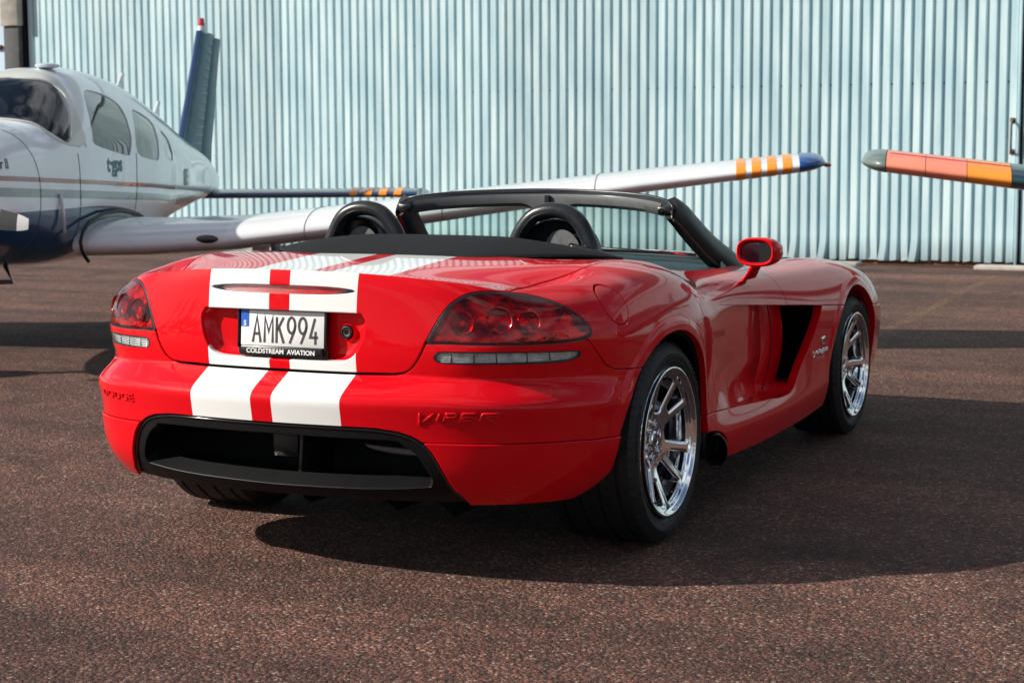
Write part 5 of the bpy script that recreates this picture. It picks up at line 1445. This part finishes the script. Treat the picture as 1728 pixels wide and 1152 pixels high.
def tip_cap(name, st, mt, parent, length=.26):
    (x, yl, z, ch, t) = st; V, F = [], []; L_ = 9
    for i in range(L_+1):
        u_ = i/L_; k = math.sqrt(max(0.0, 1-u_**2.2)); a = aerofoil(24, t); n = len(a)
        for (u, w_) in a: V.append((x+length*u_, yl+ch*(.16*u_**2)+u*ch*(1-.16*u_**2-.10*u_), z+(w_*k+.02*math.sin(math.pi*u))*ch+.02*u_))
    for i in range(L_):
        for k in range(n): F.append((i*n+k, (i+1)*n+k, (i+1)*n+(k+1) % n, i*n+(k+1) % n))
    return pyd(name, V, F, mt, parent, angle=60)
TH = R(18.9)
pl = thing('light_aircraft', 'white and navy single engine plane with low wing reaching behind the red car', 'airplane', (-5.07, 3.55, 0), TH)
# fuselage skin as a cuttable mesh
sta = [-1.60, -1.45, -1.1, -.7, -.35, -.05, .35, .8, 1.3, 1.8, 2.4, 3.0, 3.6, 4.1, 4.6, 5.10]
fw = [.30, .40, .49, .53, .555, .575, .585, .585, .575, .54, .46, .37, .275, .20, .13, .05]
fb = [.84, .76, .68, .62, .59, .57, .56, .56, .58, .62, .69, .76, .81, .85, .89, .94]
ft = [1.24, 1.36, 1.445, 1.49, 1.52, 1.66, 1.84, 1.895, 1.885, 1.83, 1.70, 1.55, 1.43, 1.35, 1.25, 1.10]
ns, na_ = 150, 96
ys = np.linspace(sta[0], sta[-1], ns); W2, B2, T2 = interp(sta, fw, ys), interp(sta, fb, ys), interp(sta, ft, ys)
V = np.zeros((ns, na_, 3))
for j in range(na_):
    a = 2*math.pi*j/na_; c, s_ = math.cos(a), math.sin(a)
    ex, ez = .62, .72
    zc = B2+(T2-B2)*.46
    zz = np.where(s_ > 0, zc+(T2-zc)*abs(s_)**ez, zc-(zc-B2)*abs(s_)**ez)
    tum = 1-.34*np.clip((zz-1.40)/.50, 0, 1)**1.2
    V[:, j] = np.stack([W2*math.copysign(abs(c)**ex, c)*tum, ys, zz], 1)
idx = np.arange(ns*na_).reshape(ns, na_); a_ = idx[:-1]; b_ = np.roll(idx, -1, 1)[:-1]; c_ = np.roll(idx, -1, 1)[1:]; d_ = idx[1:]
F = np.vstack([np.stack([a_.ravel(), c_.ravel(), b_.ravel()], 1), np.stack([a_.ravel(), d_.ravel(), c_.ravel()], 1)])
fm = TM(V.reshape(-1, 3), V.reshape(-1, 3)*0, F); normals(fm)
if (fm.N[:, 0]*fm.V[:, 0]).sum() < 0: fm.F = fm.F[:, ::-1]; fm.N *= -1
def sw(poly):
    P = spline(poly, 60, True); f = poly_sdf(P)
    return lambda V: f(V[:, [1, 2]])
w1 = sw([(.63, 1.725), (.88, 1.725), (1.11, 1.675), (1.16, 1.60), (1.05, 1.43), (.98, 1.30), (.90, 1.28), (.30, 1.35), (.25, 1.40), (.43, 1.60)])
w2 = sw([(1.37, 1.60), (1.50, 1.61), (1.80, 1.53), (1.76, 1.42), (1.74, 1.25), (1.60, 1.24), (1.17, 1.285), (1.11, 1.40), (1.25, 1.52)])
w3 = sw([(1.97, 1.47), (2.18, 1.40), (2.32, 1.29), (2.32, 1.235), (2.0, 1.25), (1.95, 1.35)])
def w_side(V): return np.where(np.abs(V[:, 0]) > .12, np.minimum(np.minimum(w1(V), w2(V)), w3(V)), .05)
def xz(P, n=60):
    q = spline(P, n); return np.vstack([q, [(-x, z) for x, z in q[::-1]]])
WI = xz([(0, 1.81), (.14, 1.80), (.26, 1.775), (.36, 1.70), (.46, 1.565), (.525, 1.43), (.550, 1.365), (.535, 1.365), (.50, 1.405), (.39, 1.485), (.30, 1.515), (.16, 1.53), (0, 1.535)])
WO = xz([(0, 1.868), (.12, 1.855), (.22, 1.825), (.31, 1.765), (.395, 1.675), (.485, 1.545), (.548, 1.43), (.572, 1.35), (.558, 1.345), (.545, 1.352)][:8]+[(.560, 1.345), (.52, 1.372), (.39, 1.475), (.30, 1.505), (.16, 1.52), (0, 1.525)])
_wi, _wo = poly_sdf(WI), poly_sdf(WO)
_near = lambda V: (V[:, 1] > -.75) & (V[:, 1] < .62)
def f_ws(V): return np.where(_near(V), _wi(V[:, [0, 2]]), .05)
def f_wo(V): return np.where(_near(V), _wo(V[:, [0, 2]]), .05)
skin = outside(outside(fm, w_side, 0), f_ws, .0)
normals_keep = skin
fo = tm_obj('fuselage', flange(skin, .02, .004, skip=None), M['livery'], pl)
sg = inside(fm, w_side, -.001); sg.V -= sg.N*.008
for nm, f in (('side_window', w1), ('side_window', w2), ('side_window', w3)):
    for sd_ in (1, -1):
        g_ = inside(sg, lambda V, f=f, sd_=sd_: np.where(V[:, 0]*sd_ > .1, f(V), .05), .004)
        if len(g_.F): tm_obj(nm, g_, M['cabin'], pl)
wg_ = inside(fm, f_ws, -.001); wg_.V -= wg_.N*.006
tm_obj('windscreen', wg_, M['cabin'], pl)
rimm = inside(outside(fm, f_ws, .001), f_wo, 0); rimm.V += rimm.N*.004
tm_obj('windscreen_frame', flange(rimm, .01, .003, skip=None), mat('windscreen_strip', (.60, .62, .56), .3, coat=.4), pl)
# cabin inside
bm = bmesh.new(); box(bm, (0, .75, .98), (.94, 2.2, .60), .05); box(bm, (0, -.10, 1.28), (.86, .30, .26), .08); bm_obj('cabin_floor', bm, M['cabindark'], pl)
bm = bmesh.new(); box(bm, (0, 1.85, 1.30), (.70, .06, .6), .05); bm_obj('cabin_bulkhead', bm, M['cabindark'], pl)
for sx_ in (-.26, .26):
    bm = bmesh.new(); box(bm, (sx_, .70, 1.36), (.42, .14, .50), .05); box(bm, (sx_, .70, 1.66), (.22, .09, .14), .04); bm_obj('cabin_seat', bm, mat('cabin_seat', (.12, .115, .11), .8) if sx_ < 0 else bpy.data.materials['cabin_seat'], pl)
bm = bmesh.new(); bmesh.ops.create_uvsphere(bm, u_segments=20, v_segments=12, radius=.062); bmesh.ops.translate(bm, vec=(.02, .02, 1.60), verts=bm.verts); bm_obj('headset', bm, M['white'], pl)
# registration, names, trim lines on the side
fskin = BVHTree.FromPolygons([tuple(v) for v in fm.V], [tuple(q) for q in fm.F.tolist()])
def side_text(name, txt, y, z, size, mt, **kw):
    V, F = text_mesh(txt, size, .001, **kw); o_ = []
    for v in V:
        h, nn, _, _ = fskin.ray_cast(Vector((3, y+v.x, z+v.y)), Vector((-1, 0, 0)))
        o_.append((h+nn*(.002+v.z)) if h else Vector((.5, y+v.x, z+v.y)))
    return pyd(name, o_, F, mt, fo)
M['teal'] = mat('teal_lettering', (.02, .13, .16), .4); M['greyl'] = mat('grey_lettering', (.22, .30, .31), .4); M['darkl'] = mat('dark_lettering', (.03, .06, .09), .4)
side_text('lettering', 't·gps', .62, 1.225, .155, M['teal'], sx=1.05, off=.004)
side_text('lettering', 'Archer II', -1.14, 1.245, .085, M['darkl'], sx=.95, shear=.35, off=.001)
side_text('registration', 'SE', 2.95, 1.09, .17, M['greyl'], sx=1.5, off=.008)

side_text('red_word', 'SE-GPS', 1.95, 1.025, .065, mat('red_lettering', (.65, .07, .03), .4), sx=2.0, shear=.3, off=.002) if False else None
for yy in (-.62, -.03, 1.10):               # skin joints
    P = []
    for z in np.linspace(.70, 1.50 if yy < -.5 else 1.30, 30):
        h, nn, _, _ = fskin.ray_cast(Vector((3, yy+(.12*((z-1.1)/.5)**2 if yy < -.5 else 0)*-1, z)), Vector((-1, 0, 0)))
        if h: P.append(h+nn*.001)
    V, F = sweep(P, .0025, 5); pyd('skin_joint', V, F, M['frame'], fo)
# aerials, roof light, beacon
bm = bmesh.new(); bmesh.ops.create_uvsphere(bm, u_segments=16, v_segments=10, radius=.09); bmesh.ops.scale(bm, vec=(.9, 1.3, .22), verts=bm.verts); bmesh.ops.translate(bm, vec=(.14, .60, 1.895), verts=bm.verts); bm_obj('roof_fairing', bm, M['pwhite'], pl)
for (x, y, z, h) in ((0, 2.3, 1.72, .20), (0, 3.2, 1.50, .22)):
    V = [(x-.008, y, z), (x-.008, y+.16, z), (x-.008, y+.30, z+h), (x-.008, y+.24, z+h), (x+.008, y, z), (x+.008, y+.16, z), (x+.008, y+.30, z+h), (x+.008, y+.24, z+h)]
    pyd('aerial', V, [(3, 2, 1, 0), (4, 5, 6, 7), (0, 1, 5, 4), (1, 2, 6, 5), (2, 3, 7, 6), (3, 0, 4, 7)], M['pwhite'], pl, smooth=False)
V, F = sweep([(.10, -.55, 1.56), (.16, -.50, 1.70), (.14, -.42, 1.86)], .007, 6); pyd('thermometer_probe', V, F, M['chrome'], pl)
V, F = sweep([(.56, -.35, 1.05), (.575, -.35, .93), (.575, -.34, .80)], .012, 8); pyd('exhaust_stay', V, F, M['pwhite'], pl)
# fin and rudder
def fin(name, pts, tk, mt, parent):
    """upright slab from rows of (y_le, y_te, z), thickness tapering to both edges"""
    V, F = [], []; m_ = 12
    prof = [(0, 0), (.04, .55), (.15, .95), (.35, 1), (.65, .7), (1, .06)]
    ring = [(u, k) for u, k in prof]+[(u, -k) for u, k in prof[::-1][:-1]]
    n = len(ring)
    for (yl, yt, z) in pts:
        for u, k in ring: V.append((k*tk/2, yl+(yt-yl)*u, z))
    for i in range(len(pts)-1):
        for k in range(n): F.append((i*n+k, i*n+(k+1) % n, (i+1)*n+(k+1) % n, (i+1)*n+k))
    F += [tuple(range(n))[::-1], tuple((len(pts)-1)*n+k for k in range(n))]
    return pyd(name, V, F, mt, parent, angle=40)
M['finsheet'] = mat('ribbed_blue_grey', (.040, .14, .19), .45, noise=.35, nscale=9)
M['ribtone'] = mat('rib_paint', (.16, .30, .36), .45)
fn = fin('fin', [(4.02, 4.75, 1.30), (4.30, 4.92, 1.72), (4.55, 5.08, 2.10), (4.73, 5.20, 2.37)], .10, M['finsheet'], pl)
fin('fin_leading_edge', [(3.98, 4.05, 1.30), (4.275, 4.335, 1.72), (4.53, 4.59, 2.10), (4.71, 4.77, 2.385)], .06, M['navy'], fn)
rd = fin('rudder', [(4.64, 5.00, 1.10), (4.66, 5.04, 1.35), (4.83, 5.18, 1.72), (4.99, 5.31, 2.10), (5.11, 5.41, 2.34)], .060, M['finsheet'], pl)
for i in range(13):                         # pressed ribs of the rudder and fin skin
    z = 1.36+i*.075; yl = float(np.interp(z, [1.30, 1.72, 2.10, 2.37], [4.02, 4.30, 4.55, 4.73])); yt = float(np.interp(z, [1.30, 1.72, 2.10, 2.37], [4.75, 4.92, 5.08, 5.20]))
    fin('pressed_rib', [(yl+.14, yt-.03, z), (yl+.14, yt-.03, z+.016)], .112, M['ribtone'], fn)
bm = bmesh.new(); cyl(bm, (0, 4.80, 2.36), (0, 4.80, 2.43), .05, .035, n=16); bm_obj('beacon_base', bm, M['pwhite'], fn)
bm = bmesh.new(); cyl(bm, (0, 4.80, 2.43), (0, 4.80, 2.50), .032, .022, n=16); bm_obj('beacon', bm, mat('beacon_red', (.55, .01, .012), .15, coat=1), fn)
V, F = sweep([(0, 5.30, 2.30), (.9, 5.6, 2.02), (1.1, 5.8, 1.95)], .0022, 5); 
# tailplane
tp_ = wing_panel('tailplane', [(-1.98, 4.72, .900, .74, .11), (0, 4.72, .890, .78, .11), (1.98, 4.72, .900, .74, .11)], M['navy'], pl)
for i in range(4):
    wing_panel('orange_mark', [(1.36+i*.135, 4.716, .9005, .75, .120), (1.43+i*.135, 4.716, .9005, .75, .120)], M['orange_p'], tp_)
# wings
ST = [(.52, -.06, .700, 1.95, .130), (.95, .02, .703, 1.80, .134), (1.5, .08, .732, 1.62, .14), (2.2, .10, .812, 1.54, .138), (3.0, .13, .925, 1.42, .135), (4.2, .20, 1.080, 1.24, .125), (5.19, .265, 1.193, 1.09, .115), (5.20, .265, 1.194, 1.09, .115)]
for s in (1, -1):
    s2 = ST if s > 0 else [(-q[0],)+q[1:] for q in ST]
    xa = lambda v: s*v
    wn_ = wing_panel('wing', s2, M['wingwhite'], pl)
    if s > 0:
        for i in range(4):
            x0 = 4.80+i*.098; q0 = [float(np.interp(x0, [q[0] for q in ST], [q[k] for q in ST])) for k in range(5)]; q1 = [float(np.interp(x0+.058, [q[0] for q in ST], [q[k] for q in ST])) for k in range(5)]
            for q in (q0, q1): q[1] -= .003; q[3] += .004; q[4] += .004
            wing_panel('orange_band', [tuple(q0), tuple(q1)], M['orange_p'], wn_)
        tip_cap('wing_tip', (5.20, .263, 1.194, 1.092, .117), M['tipblue'], wn_, .18)
        bm = bmesh.new(); bmesh.ops.create_uvsphere(bm, u_segments=12, v_segments=8, radius=.018); bmesh.ops.scale(bm, vec=(1.5, 1.2, .8), verts=bm.verts); bmesh.ops.translate(bm, vec=(5.385, .46, 1.205), verts=bm.verts); bm_obj('navigation_light', bm, bpy.data.materials['beacon_red'], wn_)
        for xx_ in (2.02, 2.92, 3.9):
            q = [float(np.interp(xx_, [k_[0] for k_ in ST], [k_[j] for k_ in ST])) for j in range(5)]
            a = aerofoil(24, q[4]); P = [(xx_, q[1]+u*q[3], q[2]+w_*q[3]+.02*math.sin(math.pi*u)*q[3]+.001) for u, w_ in a]
            V, F = sweep(P[4:-4], .0026, 5); pyd('skin_joint', V, F, M['frame'], wn_)
        bm = bmesh.new(); bmesh.ops.create_uvsphere(bm, u_segments=16, v_segments=10, radius=1); bmesh.ops.scale(bm, vec=(.075, .03, .028), verts=bm.verts); bmesh.ops.translate(bm, vec=(1.38, .075, .745), verts=bm.verts); bm_obj('landing_light', bm, M['darkmetal'], wn_)
        bm = bmesh.new(); box(bm, (1.78, .30, .70), (.03, .16, .10), .01); bm_obj('tie_down', bm, M['darkmetal'], wn_)
    # main gear
    gx = s*1.52
    V, F = sweep([(gx, .92, .76), (gx, .90, .40), (gx, .88, .22)], [.07, .05, .04], 12); g_ = pyd('gear_leg', V, F, M['wingwhite'], pl)
    lathe('gear_tyre', [(-.06, .10), (-.075, .16), (-.055, .205), (0, .215), (.055, .205), (.075, .16), (.06, .10)], 36, M['rubber'], g_, loc=(gx+s*.02, .88, .215))
    lathe('gear_hub', [(-.05, .105), (-.03, .09), (-.03, .0005)], 24, M['wingwhite'], g_, loc=(gx, .88, .215))
V, F = sweep([(0, -1.15, .80), (0, -1.20, .40), (0, -1.22, .20)], .045, 12); g_ = pyd('nose_leg', V, F, M['wingwhite'], pl)
lathe('nose_tyre', [(-.05, .10), (-.065, .15), (-.045, .185), (0, .195), (.045, .185), (.065, .15), (.05, .10), ], 36, M['rubber'], g_, loc=(0, -1.22, .195))
# wing root walkway: the black joint where the wing meets the side, and the boarding step
V, F = sweep([(.585, .05, .60), (.60, -.06, .64), (.60, -.11, .68), (.60, -.13, .735), (.60, -.09, .79), (.598, .05, .86), (.595, .35, .905), (.592, .7, .905), (.588, 1.1, .87)], .012, 8); pyd('wing_root_seal', V, F, M['rubber'], pl)
V, F = sweep([(.20, -.40, .60), (.26, -.44, .50), (.02, -.46, .495)], .016, 8); pyd('step', V, F, M['darkmetal'], pl)
# propeller
M['bladegrey'] = mat('blade_grey', (.035, .038, .038), .5)
pr = lathe('spinner', [(-.30, .002), (-.27, .06), (-.18, .125), (-.06, .165), (0, .17), (0, .0005)], 36, M['pwhite'], pl, axis='y', loc=(0, -1.72, 1.07))
for s in (1, -1):
    V, F = [], []
    rr_ = [.10, .25, .40, .55, .68, .70, .76, .80, .86, .90, .93]
    def blade(r0, r1, mt, nm):
        V, F = [], []; rs = [r0]+[q for q in rr_ if r0 < q < r1]+[r1]
        for r_ in rs:
            ch = float(np.interp(r_, [.1, .3, .5, .75, .88, .93], [.10, .15, .15, .125, .095, .06])); tw = R(float(np.interp(r_, [.1, .93], [50, 14])))
            ca = math.cos(R(-9)); sa = math.sin(R(-9))
            for u, k in ((-.5, 0), (-.2, .10), (.2, .09), (.5, 0), (.2, -.05), (-.2, -.05)):
                cz = u*ch*math.cos(tw)+k*ch*math.sin(tw)*0; cy = u*ch*math.sin(tw)+k*ch
                V.append((s*(r_*ca-cz*sa*s*0), -1.80+cy, 1.07+s*r_*sa+cz))
        n = 6
        for i in range(len(rs)-1):
            for k in range(n): F.append((i*n+k, (i+1)*n+k, (i+1)*n+(k+1) % n, i*n+(k+1) % n))
        F += [tuple(range(n)), tuple((len(rs)-1)*n+k for k in range(n))[::-1]]
        return pyd(nm, V, F, mt, pr, angle=40)
    blade(.08, .70, M['bladegrey'], 'blade'); blade(.70, .76, M['white'], 'blade_stripe'); blade(.76, .82, M['bladegrey'], 'blade_section'); blade(.82, .865, M['bladegrey'], 'blade_section'); blade(.86, .93, M['white'], 'blade_tip')

# second aircraft: orange right wing reaching in from the right
M['salmon'] = mat('faded_orange_paint', (.88, .27, .17), .38, coat=.35, noise=.08, nscale=3)
M['amberp'] = mat('amber_paint', (.88, .30, .03), .35, coat=.4, noise=.05)
M['olive'] = mat('grey_green_tip', (.12, .16, .15), .35, coat=.5)
M['darkteal'] = mat('dark_teal_paint', (.012, .045, .06), .3, coat=.6)
p2 = thing('parked_aircraft', 'plane at the right edge with orange and amber wing and grey green tip', 'airplane', (5.81, 5.96, 0), R(12))
S2 = [(-5.45, .0, 1.212, 1.10, .125), (-4.2, -.06, 1.055, 1.22, .13), (-3.0, -.12, .985, 1.40, .135), (-1.5, -.16, .85, 1.60, .14), (-.52, -.20, .76, 1.8, .14)]
def seg(nm, xa, xb, mt, grow=0):
    xs = [q[0] for q in S2]; o_ = []
    for x in [xa]+[q for q in xs if xa < q < xb]+[xb]:
        q = [float(np.interp(x, xs, [k_[j] for k_ in S2])) for j in range(5)]; q[1] -= grow; q[3] += 2*grow; o_.append(tuple(q))
    return wing_panel(nm, o_, mt, p2)
seg('wing_panel', -5.45, -5.227, M['salmon']); seg('wing_panel', -5.223, -4.992, M['salmon']); seg('wing_panel', -4.988, -4.742, M['amberp']); seg('wing', -4.738, -.52, M['darkteal'])
seg('wing_spar', -5.44, -.5, M['frame'], -.006)
tc_o = tip_cap('wing_tip', (-5.455, .0, 1.212, 1.10, .127), M['olive'], p2, -.15)
for u_ in (.30,):
    P = []
    for x in np.linspace(-5.44, -4.74, 30):
        q = [float(np.interp(x, [k_[0] for k_ in S2], [k_[j] for k_ in S2])) for j in range(5)]; a = aerofoil(24, q[4]); uu = min(a[:25], key=lambda r_: abs(r_[0]-.17)); P.append((x, q[1]+uu[0]*q[3], q[2]+uu[1]*q[3]+.02*math.sin(math.pi*uu[0])*q[3]+.0015))
    V, F = sweep(P, .0035, 5); pyd('skin_joint', V, F, bpy.data.materials['beacon_red'], p2)
tm_obj('fuselage', flange(skin, .02, .004, skip=None), M['darkteal'], p2)
for o_ in list(pl.children):
    if o_.name.split('.')[0] in ('side_window', 'windscreen', 'windscreen_frame', 'cabin_floor', 'cabin_bulkhead', 'cabin_seat', 'spinner', 'tailplane', 'fin', 'rudder', 'fin_leading_edge'):
        if o_.name.split('.')[0] in ('tailplane',): c_o = o_.copy(); C.objects.link(c_o); c_o.parent = p2
        else: copy_part(o_, p2)
wing_panel('wing', [(.5, -.20, .76, 1.8, .14), (3.0, -.12, .985, 1.4, .135), (5.45, 0, 1.19, 1.1, .125)], M['darkteal'], p2)
for (x, y, z) in ((-1.5, .9, .76), (1.5, .9, .76), (0, -1.2, .76)):
    V, F = sweep([(x, y, z), (x, y, .2)], .04, 10); g_ = pyd('gear_leg', V, F, M['darkteal'], p2)
    lathe('gear_tyre', [(-.06, .10), (-.075, .16), (-.055, .205), (0, .215), (.055, .205), (.075, .16), (.06, .10)], 30, M['rubber'], g_, loc=(x, y, .215))
